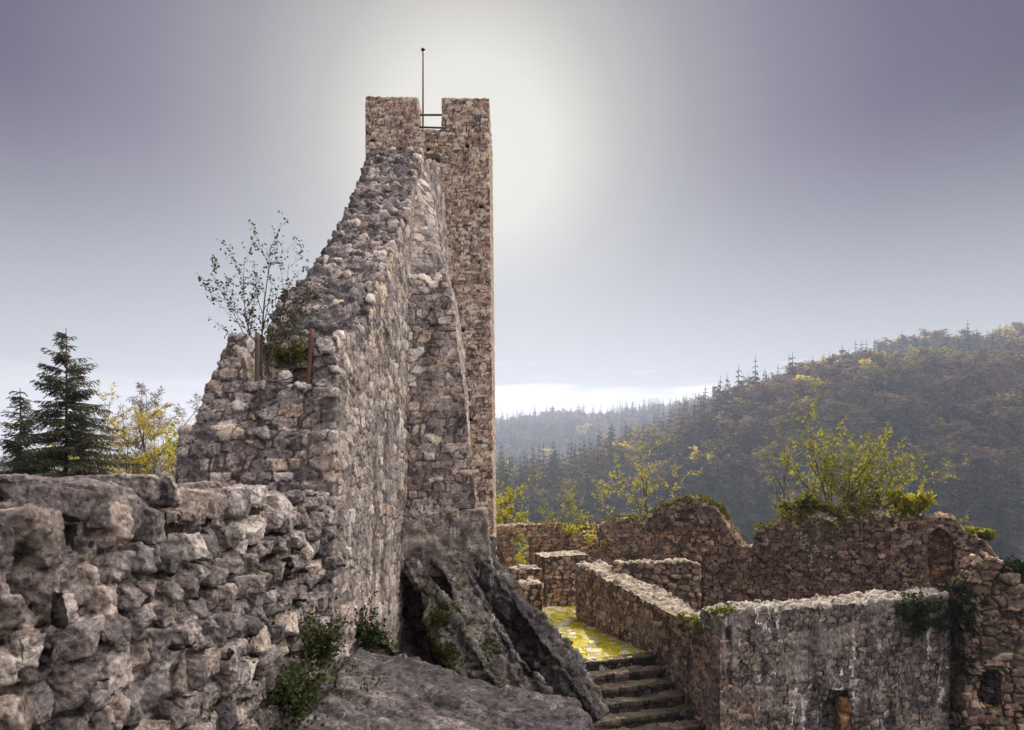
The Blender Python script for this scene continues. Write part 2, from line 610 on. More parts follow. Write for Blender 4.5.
M_step = stone_mat('step_stone', BROWN, mortar=(.03, .025, .02), lichen=.15, stain=.4, moss=.5, fine=28, gain=.36, toptone=.15)
M_conc = stone_mat('repair_concrete', [(.30, .27, .245), (.33, .30, .27), (.31, .285, .26)], mortar=(.25, .22, .2), mort_amt=.2, lichen=.22, stain=.8,
                   white=.4, fine=50, bump=.6, gain=.85)


def plain(name, col, rough=.7, var=.3, scale=8., metal=0.0):
    m, g, bs, out = mat_base(name)
    tc = g.node('ShaderNodeTexCoord').outputs['Object']
    n = g.noise(tc, scale, 4, .6)
    c = g.mix(n, tuple(x * (1 - var) for x in col), tuple(min(1, x * (1 + var)) for x in col))
    g.put(bs.inputs['Base Color'], c)
    bs.inputs['Roughness'].default_value = rough
    bs.inputs['Metallic'].default_value = metal
    return m


def leaf_mat(name, ca, cb, trans=.45, cc=None):
    m, g, bs, out = mat_base(name)
    bs.inputs['Specular IOR Level'].default_value = 0.0 if name.startswith('forest') else .2
    geo = g.node('ShaderNodeNewGeometry')
    stops = [(0, ca), (1, cb)] if cc is None else [(0, ca), (.6, cb), (1, cc)]
    c = g.ramp(geo.outputs['Random Per Island'], stops)
    g.put(bs.inputs['Base Color'], c)
    bs.inputs['Roughness'].default_value = .6
    tr = g.node('ShaderNodeBsdfTranslucent')
    g.put(tr.inputs[0], c)
    mx = g.node('ShaderNodeMixShader')
    mx.inputs[0].default_value = trans
    g.l.new(bs.outputs[0], mx.inputs[1])
    g.l.new(tr.outputs[0], mx.inputs[2])
    g.l.new(mx.outputs[0], out.inputs[0])
    return m


M_rust = plain('rusty_iron', (.14, .07, .05), .8, .5, 30)
M_wood = plain('weathered_wood', (.12, .09, .075), .85, .4, 20)
M_iron = plain('dark_painted_iron', (.05, .048, .05), .5, .2, 20)
M_bark = plain('bark', (.085, .068, .055), .9, .4, 14)
M_barkd = plain('dark_bark', (.045, .036, .03), .9, .4, 14)
M_barkp = plain('pale_bark', (.20, .165, .13), .9, .4, 14)
L_spruce = leaf_mat('spruce_needles', (.028, .032, .016), (.085, .085, .036), .3)
L_sap = leaf_mat('sapling_leaves', (.05, .06, .02), (.10, .11, .03), .45)
L_yel = leaf_mat('yellow_green_leaves', (.16, .17, .015), (.42, .38, .03), .5, (.55, .45, .04))
L_bush = leaf_mat('bush_leaves', (.09, .11, .015), (.25, .25, .03), .45, (.42, .37, .04))
L_bushd = leaf_mat('dark_bush_leaves', (.03, .035, .012), (.09, .10, .02), .35)
L_gold = leaf_mat('golden_leaves', (.20, .15, .03), (.42, .33, .06), .5, (.52, .44, .07))
L_ivy = leaf_mat('ivy_leaves', (.012, .022, .008), (.04, .06, .015), .25)
L_herb = leaf_mat('herb_leaves', (.04, .05, .018), (.11, .13, .045), .35)
L_white = leaf_mat('white_blossom', (.55, .55, .45), (.75, .75, .68), .4)
L_moss = leaf_mat('moss_tufts', (.05, .055, .006), (.20, .19, .015), .3)
L_grass = leaf_mat('grass_blades', (.22, .21, .012), (.48, .42, .025), .5)
F_con = leaf_mat('forest_needles', (.010, .015, .008), (.06, .064, .022), .3)
F_bare = leaf_mat('forest_bare_twigs', (.09, .066, .045), (.23, .16, .10), .35)
F_green = leaf_mat('forest_spring_leaves', (.10, .105, .02), (.26, .23, .045), .45)
F_yel = leaf_mat('forest_yellow_leaves', (.33, .26, .03), (.58, .47, .06), .45)

# ------------------------------------------------------------------ ground, hills
def interp(tab, x):
    return np.interp(x, [p for p, _ in tab], [q for _, q in tab])


yA = [(430, 509), (520, 498), (600, 479), (660, 452), (720, 425), (780, 404), (830, 391), (870, 377), (930, 367), (985, 361), (1024, 355), (1200, 339), (1900, 339)]
yB = [(-900, 470), (100, 466), (300, 444), (430, 436), (497, 432), (560, 428), (640, 425), (700, 420), (760, 416), (900, 410), (1900, 408)]
yC = [(500, 505), (600, 492), (680, 462), (740, 430), (790, 414), (850, 402), (920, 395), (1024, 390), (1300, 380), (1900, 380)]


def height(x, y):
    x = np.asarray(x, float)
    y = np.asarray(y, float)
    Y = np.maximum(y, 20.0)
    px = 512 + FPX * np.clip(x / Y, -2.0, 2.0)
    z = lambda tab, d: EYE + (HOR - interp(tab, px)) / FPX * d
    val = -42.0 + 12 * sm(px, 300, -300)
    vC, vA, vB = z(yC, 330.0), z(yA, 520.0), z(yB, 1000.0)
    vC = np.maximum(vC, val)
    vA = np.maximum(vA, val)
    h = val + (vC - val) * sm(Y, 170, 330)
    h = h + (vA - vC) * sm(Y, 350, 520)
    h = h + (vB - vA) * sm(Y, 560, 1000)
    h = h - 25 * sm(Y, 1010, 1300)
    r = np.hypot(x, y - 12)
    near = -6.2 - 3.0 * sm(r, 10, 30)
    k = sm(r, 26, 150)
    h = near * (1 - k) + h * k
    q = np.stack([x.ravel() / 60, y.ravel() / 60, np.zeros(x.size)], 1)
    nz = fbm(q, 4, 77).reshape(x.shape)
    return h + nz * 4.0 * sm(np.hypot(x, y), 60, 250)


def axis(lo, hi, fine_lo, fine_hi, s, grow=1.12):
    a = list(np.arange(fine_lo, fine_hi + s / 2, s))
    d, x = s, fine_hi
    while x < hi:
        d = min(d * grow, 14)
        x += d
        a.append(x)
    d, x = s, fine_lo
    while x > lo:
        d = min(d * grow, 25)
        x -= d
        a.insert(0, x)
    return np.array(a)


gx = axis(-900, 1250, -30, 30, 2.0)
gy = axis(-120, 1350, -10, 40, 2.0)
GX, GY = np.meshgrid(gx, gy)
GZ = height(GX, GY)
nx, ny = len(gx), len(gy)
idx = np.arange(nx * ny).reshape(ny, nx)
GF = np.stack([idx[:-1, :-1].ravel(), idx[:-1, 1:].ravel(), idx[1:, 1:].ravel(), idx[1:, :-1].ravel()], 1)
m, g, bs, out = mat_base('forest_floor')
tc = g.node('ShaderNodeTexCoord').outputs['Object']
n1 = g.noise(tc, .02, 6, .6)
n2 = g.noise(tc, .6, 5, .6)
c = g.mix(g.rng(n1, .4, .6), (.03, .025, .016), (.065, .055, .03))
mdv = g.vmath('MULTIPLY', g.vmath('SUBTRACT', tc, (339.0, 491.0, 0.0)).outputs[0], (1 / 26, 1 / 24, 0.0)).outputs[0]
c = g.mix(g.rng(g.vmath('LENGTH', mdv).outputs['Value'], 1.1, .85), c, (.13, .17, .03))     # a small meadow below the ridge
c = g.mix(1.0, c, g.ramp(n2, [(.3, (.5, .5, .5)), (.7, (1.4, 1.4, 1.4))]), 'MULTIPLY')
g.put(bs.inputs['Base Color'], c)
bs.inputs['Roughness'].default_value = 1
M_floor = m
ground = link('ground', new_mesh('ground', np.stack([GX.ravel(), GY.ravel(), GZ.ravel()], 1), GF, M_floor))
tag(ground, kind='structure')

# ------------------------------------------------------------------ vegetation builders
class MB:
    def __init__(self):
        self.V, self.F, self.M = [], [], []

    def tube(self, path, rad, n=5, mi=0):
        base = len(self.V)
        k = len(path)
        for i, p in enumerate(path):
            d = (path[min(i + 1, k - 1)] - path[max(i - 1, 0)])
            if d.length < 1e-6:
                d = Vector((0, 0, 1))
            d.normalize()
            a = d.orthogonal().normalized()
            b = d.cross(a)
            for j in range(n):
                t = 2 * math.pi * j / n
                self.V.append(tuple(p + (a * math.cos(t) + b * math.sin(t)) * rad[i]))
        for i in range(k - 1):
            for j in range(n):
                q = base + i * n
                self.F.append((q + j, q + (j + 1) % n, q + n + (j + 1) % n, q + n + j))
                self.M.append(mi)
        self.F.append(tuple(base + (k - 1) * n + j for j in range(n)))
        self.M.append(mi)

    def leaf(self, p, d, side, L, w, mi=0, fold=.15):
        b = len(self.V)
        nrm = d.cross(side)
        m1 = p + d * (L * .5)
        self.V += [tuple(p), tuple(m1 + side * w + nrm * (fold * w)), tuple(p + d * L), tuple(m1 - side * w + nrm * (fold * w))]
        self.F.append((b, b + 1, b + 2, b + 3))
        self.M.append(mi)

    def mesh(self, name, mats, smooth=False):
        return new_mesh(name, self.V, self.F, mats, smooth, self.M)


def rv(rs):
    while True:
        v = Vector((rs.uniform(-1, 1), rs.uniform(-1, 1), rs.uniform(-1, 1)))
        if .05 < v.length < 1:
            return v.normalized()


def grow(mb, rs, p, d, L, r, lv, cfg, spots):
    n = cfg['seg'][lv]
    path, rad = [p.copy()], [r]
    dirs = [d.copy()]
    for i in range(n):
        d = (d + rv(rs) * cfg['wob'][lv] + Vector((0, 0, cfg['trop'][lv]))).normalized()
        p = p + d * (L / n)
        path.append(p.copy())
        dirs.append(d.copy())
        rad.append(r * (1 - (i + 1) / n * cfg.get('taper', .75)))
    mb.tube(path, rad, (6, 5, 4, 3)[min(lv, 3)])
    last = lv == len(cfg['kids'])
    if lv >= cfg.get('leaf_lv', 99) or last:
        for i in range(1, n + 1):
            for _ in range(cfg['lps']):
                t = rs.random()
                spots.append((path[i - 1].lerp(path[i], t), dirs[i]))
    if last:
        return
    k = cfg['kids'][lv]
    for j in range(k):
        t = cfg['t0'][lv] + (1 - cfg['t0'][lv]) * (j + rs.random()) / k
        f = min(t * n, n - 1e-3)
        i = int(f)
        q = path[i].lerp(path[i + 1], f - i)
        dd = dirs[i + 1]
        a = dd.orthogonal().normalized()
        a.rotate(Matrix.Rotation(j * 2.4 + rs.uniform(-.5, .5), 3, dd))
        ang = R(cfg['ang'][lv] + rs.uniform(-14, 14))
        nd = (dd * math.cos(ang) + a * math.sin(ang)).normalized()
        grow(mb, rs, q, nd, L * cfg['ratio'][lv] * rs.uniform(.65, 1.15) * (1 - cfg.get('short', .35) * t), rad[i] * .6, lv + 1, cfg, spots)


def leaves(spots, rs, size, mat, name, per=1, spread=.03, droop=.2, asp=.3):
    mb = MB()
    for p, d in spots:
        for _ in range(per):
            dd = (d * .5 + rv(rs) + Vector((0, 0, -droop))).normalized()
            s = dd.cross(rv(rs))
            if s.length < .05:
                continue
            s.normalize()
            L = size * rs.uniform(.6, 1.3)
            mb.leaf(p + rv(rs) * spread * rs.random(), dd, s, L, L * asp)
    return mb.mesh(name, mat)


def tree(name, loc, cfg, stems, leafsize, leafmat, bark, label, cat, seed, per=1, spread=.03, crown='crown', trunk='trunk', group=None, asp=.3, droop=.2, leafprob=1.0):
    rs = random.Random(seed)
    t = empty(name, loc)
    tag(t, label, cat, group)
    mb = MB()
    spots = []
    for (o, d, L, r) in stems:
        grow(mb, rs, Vector(o), Vector(d).normalized(), L, r, 0, cfg, spots)
    link(trunk, mb.mesh(trunk, bark, True), t)
    if leafmat is not None:
        sp = [s for s in spots if rs.random() < leafprob]
        link(crown, leaves(sp, rs, leafsize, leafmat, crown, per, spread, droop, asp), t)
    return t


# ------------------------------------------------------------------ forest prototypes
def conifer_mesh(seed, h=1.0, w=.17):
    rs = random.Random(seed)
    mb = MB()
    mb.tube([Vector((0, 0, 0)), Vector((0, 0, h * .97))], [.014, .003], 4, 0)
    lay = 13
    for i in range(lay):
        t = i / (lay - 1)
        z = .12 + .86 * t
        rr = w * (1 - t) ** .8 * rs.uniform(.75, 1.15) + .012
        k = max(4, int(9 * (1 - t * .6)))
        for j in range(k):
            a = 2 * math.pi * (j + rs.random() * .7) / k + i
            q = rr * rs.uniform(.6, 1.15)
            o = Vector((math.cos(a), math.sin(a), 0))
            s = Vector((-o.y, o.x, 0))
            p0 = Vector((0, 0, z))
            tip = p0 + o * q + Vector((0, 0, -q * rs.uniform(.2, .7)))
            mid = p0.lerp(tip, .55) + Vector((0, 0, .012))
            wd = q * rs.uniform(.22, .38)
            b = len(mb.V)
            mb.V += [tuple(p0), tuple(mid + s * wd - Vector((0, 0, wd * .5))), tuple(tip), tuple(mid - s * wd - Vector((0, 0, wd * .5))), tuple(mid)]
            mb.F += [(b, b + 1, b + 4), (b + 1, b + 2, b + 4), (b + 2, b + 3, b + 4), (b + 3, b, b + 4)]
            mb.M += [1] * 4
    return mb.mesh('conifer_tree', [M_barkd, F_con])


def broad_mesh(seed, leafm, nleaf, lsize, bark, kids=(7, 5)):
    rs = random.Random(seed)
    mb = MB()
    spots = []
    cfg = dict(seg=(4, 3, 2), wob=(.12, .25, .3), trop=(.05, .12, .1), kids=kids, t0=(.35, .3), ang=(38, 40), ratio=(.55, .55), lps=3, leaf_lv=1)
    grow(mb, rs, Vector((0, 0, 0)), Vector((0, 0, 1)), .75, .016, 0, cfg, spots)
    rs.shuffle(spots)
    while len(spots) < nleaf:
        spots += spots
    for p, d in spots[:nleaf]:
        dd = rv(rs)
        s = dd.cross(rv(rs)).normalized()
        L = lsize * rs.uniform(.5, 1.4)
        mb.leaf(p + rv(rs) * .05 * rs.random(), dd, s, L, L * .28, 1)
    return mb.mesh('broadleaf_tree', [bark, leafm])


CON = [conifer_mesh(i, 1.0, w) for i, w in ((1, .26), (2, .22), (3, .31), (4, .27))]
BRD = [broad_mesh(11, F_bare, 620, .06, M_bark), broad_mesh(12, F_bare, 720, .055, M_bark), broad_mesh(13, F_bare, 560, .06, M_barkp)]
GRN = [broad_mesh(21, F_green, 650, .06, M_bark), broad_mesh(22, F_green, 700, .06, M_bark)]
YEL = [broad_mesh(31, F_yel, 650, .06, M_bark), broad_mesh(32, F_green, 520, .06, M_bark)]

rf = np.random.default_rng(5)
def scatter(n, y0, y1, px0, px1):
    Yv = np.sqrt(rf.uniform(y0 ** 2, y1 ** 2, n))
    pxv = rf.uniform(px0, px1, n)
    X = (pxv - 512) / FPX * Yv
    return X, Yv, pxv


sets = [scatter(1050, 120, 345, 470, 1130), scatter(1700, 345, 560, 470, 1130), scatter(420, 120, 345, 1130, 1400), scatter(700, 345, 560, 1130, 1400), scatter(2000, 600, 1040, 440, 860), scatter(350, 120, 900, -80, 200)]
FX = np.concatenate([s[0] for s in sets])
FY = np.concatenate([s[1] for s in sets])
FP = np.concatenate([s[2] for s in sets])
# cull what the hills in front hide, and what is too close to another
FZ = height(FX, FY)
patch = fbm(np.stack([FX / 55, FY / 55, np.zeros_like(FX)], 1), 3, 91)
spur = (FY < 350) & (FP > 700)
mead = (np.abs(FP - 985) < 34) & (FY > 470) & (FY < 512)
keep = ~mead & ~((FY < 170) & (FP < 660) & (FP > 470) & (rf.random(len(FX)) < .3))
kind = np.zeros(len(FX), int)
u = rf.random(len(FX))
pc = np.clip(.66 + .7 * patch, .12, .97)
brown = (FY < 350) & (FY > 235) & (FP > 735)
pc = np.where(brown, .12, pc)
pc = np.where((FY <= 235) & (FP > 760), .82, pc)
pc = np.where((FY > 350) & (FY < 490) & (FP > 740), .88, pc)
ridge = (FY > 455) & (FY < 570) & (FP > 770)
pc = np.where(ridge, .03, pc)
kind[u > pc] = 1
v = rf.random(len(FX))
kind[(kind == 1) & (v < .18)] = 2
kind[(kind == 1) & (v > .92)] = 3
order = np.argsort(FY)
PRO = {0: CON, 1: BRD, 2: GRN, 3: YEL}
KN = {0: ('conifer_tree', 'dark narrow conifer among the forest trees on the hillside', 'conifers of the hillside forest'),
      1: ('bare_tree', 'bare brown broadleaf tree among the forest trees on the hillside', 'bare trees of the hillside forest'),
      2: ('budding_tree', 'broadleaf tree with fresh green leaves among the hillside forest trees', 'budding trees of the hillside forest'),
      3: ('yellow_tree', 'broadleaf tree with yellow leaves among the darker hillside forest trees', 'yellow trees of the hillside forest')}
hsz = np.where(kind == 0, rf.uniform(14, 34, len(FX)), rf.uniform(12, 24, len(FX)))
hsz = hsz * np.where(FY > 600, 1.05, 1.0)
NIND = {0: 290, 1: 290, 2: 290, 3: 290}
cnt = {k: 0 for k in PRO}
rest = {}
for i in order:
    if not keep[i]:
        continue
    k = int(kind[i])
    proto = int(rf.integers(len(PRO[k])))
    rz = float(rf.uniform(0, 6.28))
    # only those that can be seen above the walls count as individuals
    ytop = HOR - (FZ[i] + hsz[i] - EYE) / FY[i] * FPX
    ycut = 500 if FP[i] > 200 else 475
    vis = ytop < ycut and (0 < FP[i] < 170 or 498 < FP[i] < 1022)
    if vis and cnt[k] < NIND[k]:
        cnt[k] += 1
        nm, lb, gr = KN[k]
        o = bpy.data.objects.new(nm, PRO[k][proto])
        COL.objects.link(o)
        o.location = (FX[i], FY[i], FZ[i] - .3)
        o.rotation_euler = (0, 0, rz)
        ws = float(hsz[i] * rf.uniform(.85, 1.2)) * (1.7 if k else 1.0)
        o.scale = (ws, ws, float(hsz[i]))
        tag(o, lb, 'tree', gr)
    elif cnt[k] >= NIND[k]:
        rest.setdefault((k, proto), []).append((FX[i], FY[i], FZ[i] - .3, rz, hsz[i]))


def gn_instances(name, protos, pts):
    """one object: points that carry instances of the prototypes"""
    tr = bpy.data.node_groups.new(name, 'GeometryNodeTree')
    tr.interface.new_socket('Geometry', in_out='INPUT', socket_type='NodeSocketGeometry')
    tr.interface.new_socket('Geometry', in_out='OUTPUT', socket_type='NodeSocketGeometry')
    gi = tr.nodes.new('NodeGroupInput')
    go = tr.nodes.new('NodeGroupOutput')
    join = tr.nodes.new('GeometryNodeJoinGeometry')
    def named(nm, typ):
        n = tr.nodes.new('GeometryNodeInputNamedAttribute')
        n.data_type = typ
        n.inputs[0].default_value = nm
        return n
    for j, me in enumerate(protos):
        po = bpy.data.objects.new('proto_' + me.name, me)      # never linked to the scene
        oi = tr.nodes.new('GeometryNodeObjectInfo')
        oi.inputs['Object'].default_value = po
        oi.inputs['As Instance'].default_value = True
        ip = tr.nodes.new('GeometryNodeInstanceOnPoints')
        cmp_ = tr.nodes.new('FunctionNodeCompare')
        cmp_.data_type = 'INT'
        cmp_.operation = 'EQUAL'
        tr.links.new(named('proto', 'INT').outputs[0], cmp_.inputs[2])
        cmp_.inputs[3].default_value = j
        tr.links.new(gi.outputs[0], ip.inputs['Points'])
        tr.links.new(cmp_.outputs[0], ip.inputs['Selection'])
        tr.links.new(oi.outputs['Geometry'], ip.inputs['Instance'])
        tr.links.new(named('rot', 'FLOAT_VECTOR').outputs[0], ip.inputs['Rotation'])
        tr.links.new(named('scl', 'FLOAT_VECTOR').outputs[0], ip.inputs['Scale'])
        tr.links.new(ip.outputs[0], join.inputs[0])
    tr.links.new(join.outputs[0], go.inputs[0])
    n = len(pts)
    me = bpy.data.meshes.new(name)
    me.vertices.add(n)
    a = np.array(pts, np.float32)
    me.vertices.foreach_set('co', np.ascontiguousarray(a[:, :3]).ravel())
    x = me.attributes.new('proto', 'INT', 'POINT')
    x.data.foreach_set('value', a[:, 5].astype(np.int32))
    x = me.attributes.new('rot', 'FLOAT_VECTOR', 'POINT')
    x.data.foreach_set('vector', np.stack([a[:, 3] * 0, a[:, 3] * 0, a[:, 3]], 1).astype(np.float32).ravel())
    x = me.attributes.new('scl', 'FLOAT_VECTOR', 'POINT')
    x.data.foreach_set('vector', np.stack([a[:, 6], a[:, 6], a[:, 4]], 1).astype(np.float32).ravel())
    o = link(name, me)
    md = o.modifiers.new('instances', 'NODES')
    md.node_group = tr
    tag(o, kind='stuff')
    return o


for k, nm in ((0, 'conifer_forest'), (1, 'bare_forest'), (2, 'budding_forest'), (3, 'yellow_forest')):
    pts = []
    for (kk, pr), l in rest.items():
        if kk == k:
            pts += [(x, y, z, rz, h, pr, h * float(rf.uniform(.85, 1.2)) * (1.7 if k else 1.0)) for x, y, z, rz, h in l]
    if pts:
        o = gn_instances(nm, PRO[k], pts)
        tag(o, {0: 'mass of dark conifers covering the hillsides', 1: 'mass of bare brown trees covering the hillsides',
                2: 'mass of budding green trees on the hillsides', 3: 'scattered yellow trees on the hillsides'}[k], 'forest')

# ------------------------------------------------------------------ haze
hz = bpy.data.materials.new('haze_air')
hz.use_nodes = True
hz.node_tree.nodes.clear()
g = NT(hz.node_tree)
pv = g.node('ShaderNodeVolumePrincipled')
pv.inputs['Color'].default_value = (.62, .72, 1.0, 1)
pv.inputs['Density'].default_value = .00031
pv.inputs['Anisotropy'].default_value = .40
out = g.node('ShaderNodeOutputMaterial')
g.l.new(pv.outputs[0], out.inputs['Volume'])
v, f = box(-980, 1330, -200, 1430, -65, 155)
haze = link('haze', new_mesh('haze', v, f, hz, False))
tag(haze, 'thin pale haze filling the valley', 'haze', kind='stuff')

# ------------------------------------------------------------------ tower
tw = empty('tower', (-2.97, 26.0, -4.0))
tag(tw, 'tall square stone tower with notched battlement and a thin flagpole', 'tower')
TX0, TX1, TY0, TY1 = -5.19, -.80, 24.0, 28.2
NX0, NX1 = (418 - 512) / FPX * 24, (441 - 512) / FPX * 24
zt = EYE + (480 - 94) / FPX * 24
zn = EYE + (480 - 127) / FPX * 24
bt = .12    # slight batter
shaft = hexa([(TX0 + .02, TY0, -4), (TX1 + .2, TY0, -4), (TX1 + .2, TY1, -4), (TX0 + .02, TY1, -4)],
             [(TX0, TY0 + bt, zn), (TX1, TY0 + bt, zn), (TX1, TY1, zn), (TX0, TY1, zn)])
pcs = [shaft]
for (a, b_, c_, d_) in ((TX0, NX0, TY0 + bt, TY0 + 1.0), (NX1, TX1, TY0 + bt, TY0 + 1.0), (TX0, TX0 + .8, TY0 + bt, TY0 + 1.7), (TX1 - .8, TX1, TY0 + bt, TY0 + 1.7),
                     (TX0, TX0 + .8, TY1 - 1.6, TY1), (TX1 - .8, TX1, TY1 - 1.6, TY1)):
    pcs.append(box(a, b_, c_, d_, zn - .5, zt - (.06 if a > -3.4 else 0)))
hol = []
rs = random.Random(4)
for (px, py) in ((428, 148), (467, 144), (372, 139), (462, 330), (470, 420), (481, 205)):
    q = P(px, py, 24.0)
    hol.append(box(q.x - .08, q.x + .08, 23.6, 24.7, q.z - .07, q.z + .07))
masonry('shaft', pcs, .034, M_tower, (.23, .26, .125), (.85, .85, .3), 3.5, 5, joint=.016, off=.008, tilt=.006, rough=.006, warp=.05, wfreq=1.2, jw=.10,
        ragged=.04, cutters=hol, parent=tw)


def part(name, mb_or_mesh, parent):
    me = mb_or_mesh
    o = link(name, me, parent)
    return o


def bar(p, q, r, mat, name, n=8, base=None, taper=1.0):
    mb = MB()
    b = Vector(base) if base is not None else Vector((0, 0, 0))
    k = 6
    path = [Vector(p).lerp(Vector(q), i / k) - b for i in range(k + 1)]
    mb.tube(path, [r * (1 + (taper - 1) * i / k) for i in range(k + 1)], n)
    return mb.mesh(name, mat, True)


def beam_mesh(p, q, w, h, mat, name, base=(0, 0, 0), bev=.01):
    p, q = Vector(p), Vector(q)
    d = (q - p)
    L = d.length
    d.normalize()
    s = d.cross(Vector((0, 0, 1))).normalized()
    u_ = s.cross(d)
    bm = bmesh.new()
    vs = []
    for t in (0, L):
        for a, b in ((-w, -h), (w, -h), (w, h), (-w, h)):
            vs.append(bm.verts.new(p + d * t + s * a / 2 + u_ * b / 2 - Vector(base)))
    for f in ((3, 2, 1, 0), (4, 5, 6, 7), (0, 1, 5, 4), (1, 2, 6, 5), (2, 3, 7, 6), (3, 0, 4, 7)):
        bm.faces.new([vs[i] for i in f])
    bmesh.ops.recalc_face_normals(bm, faces=bm.faces)
    bmesh.ops.bevel(bm, geom=bm.edges[:], offset=bev, segments=2, affect='EDGES')
    me = bpy.data.meshes.new(name)
    bm.to_mesh(me)
    bm.free()
    me.materials.append(mat)
    return me


tb = tw.location
for py in (115, 127):
    a, b = P(413, py, 24.4), P(446, py + (1 if py > 120 else 0), 24.4)
    part('railing_bar', bar(a, b, .035, M_iron, 'railing_bar', base=tb), tw)
fp = part('flagpole', bar(P(423, 130, 25.0), P(423, 51, 25.0), .034, M_iron, 'flagpole', base=tb, taper=.7), tw)
q = P(423, 51, 25.0)
fin = MB()
for kk in range(1):
    fin.tube([q - tb + Vector((0, 0, z)) for z in (0, .02, .06, .09, .11)], [.04, .075, .08, .05, .01], 8)
kn = link('finial', fin.mesh('finial', M_iron, True), fp)
part('beam_stub', beam_mesh(P(352, 195.5, 24.6), P(372, 190.5, 24.6), .16, .13, M_wood, 'beam_stub', base=tb), tw)

# ------------------------------------------------------------------ ruined wall
RX = -1.55
def ragged_steps(pts, hgt, rs):
    """profile (Y, z) broken into irregular stone steps"""
    out = []
    for (a, b) in zip(pts[:-1], pts[1:]):
        n = max(1, int(abs(b[1] - a[1]) / hgt + abs(b[0] - a[0]) / (hgt * 4)))
        for i in range(n):
            t0, t1 = i / n, (i + 1) / n
            y0, y1 = a[0] + (b[0] - a[0]) * t0, a[0] + (b[0] - a[0]) * t1
            z0, z1 = a[1] + (b[1] - a[1]) * t0, a[1] + (b[1] - a[1]) * t1
            k = rs.uniform(.25, .75)
            ym = y0 + (y1 - y0) * k
            out += [(y0, z0), (ym, z0 + .25 * (z1 - z0)), (ym + .02, z1 - .1 * (z1 - z0))]
    out.append(pts[-1])
    return out


rw = empty('ruined_wall', (-2.0, 11.0, -1.2))
tag(rw, 'high broken rubble wall stepping up to a stub in front of the tower', 'ruin wall')
rs = random.Random(9)
prof = ragged_steps([(7.1, 3.25), (8.14, 4.02), (9.3, 4.85), (10.2, 5.62), (11.0, 6.45), (11.75, 7.25)], .21, rs)
prof += [(12.6, 7.45), (13.4, 7.55), (13.5, 7.9), (14.6, 8.3), (15.3, 8.25), (15.8, 7.9), (16.4, 7.3), (17.0, 6.0), (17.4, 4.5), (17.6, 2.0), (17.6, -1.5), (7.1, -1.2)]
poly = [(RX, y, z) for y, z in prof]
main = extr(poly, (-.80, 0, 0))
masonry('wall', [main], .022, M_ruin, (.16, .36, .135), (.9, .9, .45), 3.2, 11, joint=.014, off=.008, tilt=.012, rough=.007, warp=.07, wfreq=1.3, jw=.10,
        ragged=.08, lump=.03, chip=.035, parent=rw)
# dark rubble core on the broken slope, standing a little proud of it
core = []
sl = [(6.70, 2.80), (7.0, 3.2), (8.14, 3.98), (9.3, 4.8), (10.2, 5.55), (11.0, 6.4), (11.75, 7.2), (12.4, 7.42), (13.2, 7.5)]
core.append(extr([(RX - .09, y, z + .10 + .05 * math.sin(i * 2.1)) for i, (y, z) in enumerate(sl)] + [(RX - .09, y + .25, z - .45) for y, z in reversed(sl)], (-.82, 0, 0)))
masonry('rubble_core', core, .025, M_top, (.14, .15, .105), (1, 1, .8), 2.5, 23, joint=.02, off=.014, tilt=.03, rough=.010, warp=.07, wfreq=2, jw=.11, ragged=.07, chip=.045,
        parent=rw)
# buttress
bb = [(-1.75, 9.95, .9), (-.50, 9.95, .9), (-.56, 11.3, .9), (-1.75, 11.3, .9)]
bmid = [(-1.75, 10.05, 3.0), (-.70, 10.05, 3.0), (-.77, 11.4, 3.0), (-1.75, 11.4, 3.0)]
bup = [(-1.75, 10.3, 4.6), (-.95, 10.5, 4.6), (-1.02, 11.9, 4.6), (-1.75, 11.9, 4.6)]
btop = [(-1.75, 11.3, 7.0), (-1.42, 11.9, 7.0), (-1.46, 13.0, 7.0), (-1.75, 13.0, 7.0)]
masonry('buttress', [hexa(bb, bmid), hexa(bmid, bup), hexa(bup, btop)], .024, M_ruin, (.19, .2, .12), (.85, .85, .35), 3.4, 31, joint=.014, off=.008, tilt=.010,
        rough=.007, warp=.05, jw=.10, lump=.06, parent=rw)
masonry('concrete_plinth', [hexa([(-1.66, 9.86, .2), (-.29, 9.88, .2), (-.36, 11.4, .2), (-1.66, 11.4, .2)], [(-1.66, 9.9, 1.12), (-.36, 9.92, 1.2), (-.42, 11.4, 1.2), (-1.66, 11.4, 1.16)])], .03, M_conc, (1.2, 1.2, .55), (.5, .5, .3), 4, 37, joint=.012, off=.008, tilt=.01, rough=.02, jw=.08, lump=.06,
        parent=rw)
# bastion in front
lz = EYE + (480 - 432) / FPX * 6.0
zl = EYE + (480 - 385) / FPX * 6.0
ztl = EYE + (480 - 333) / FPX * 6.0
XL = lambda px: (px - 512) / FPX * 6.0
low = hexa([(XL(166), 5.88, -1.2), (RX + .01, 5.88, -1.2), (RX + .01, 7.4, -1.2), (XL(166), 7.4, -1.2)],
           [(XL(184), 5.9, lz), (RX + .01, 5.9, lz), (RX + .01, 7.4, lz), (XL(184), 7.4, lz)])
sho = hexa([(XL(184), 5.9, lz), (XL(240), 5.9, lz), (XL(240), 7.2, lz), (XL(184), 7.2, lz)],
           [(XL(196), 6.02, lz + .06), (XL(236), 6.02, lz + .06), (XL(236), 7.2, lz + .06), (XL(196), 7.2, lz + .06)])
mid = hexa([(XL(192), 6.0, lz - .1), (XL(336), 6.0, lz - .1), (XL(336), 7.3, lz - .1), (XL(192), 7.3, lz - .1)],
           [(XL(207), 6.02, zl), (XL(336), 6.02, zl), (XL(336), 7.3, zl), (XL(207), 7.3, zl)])
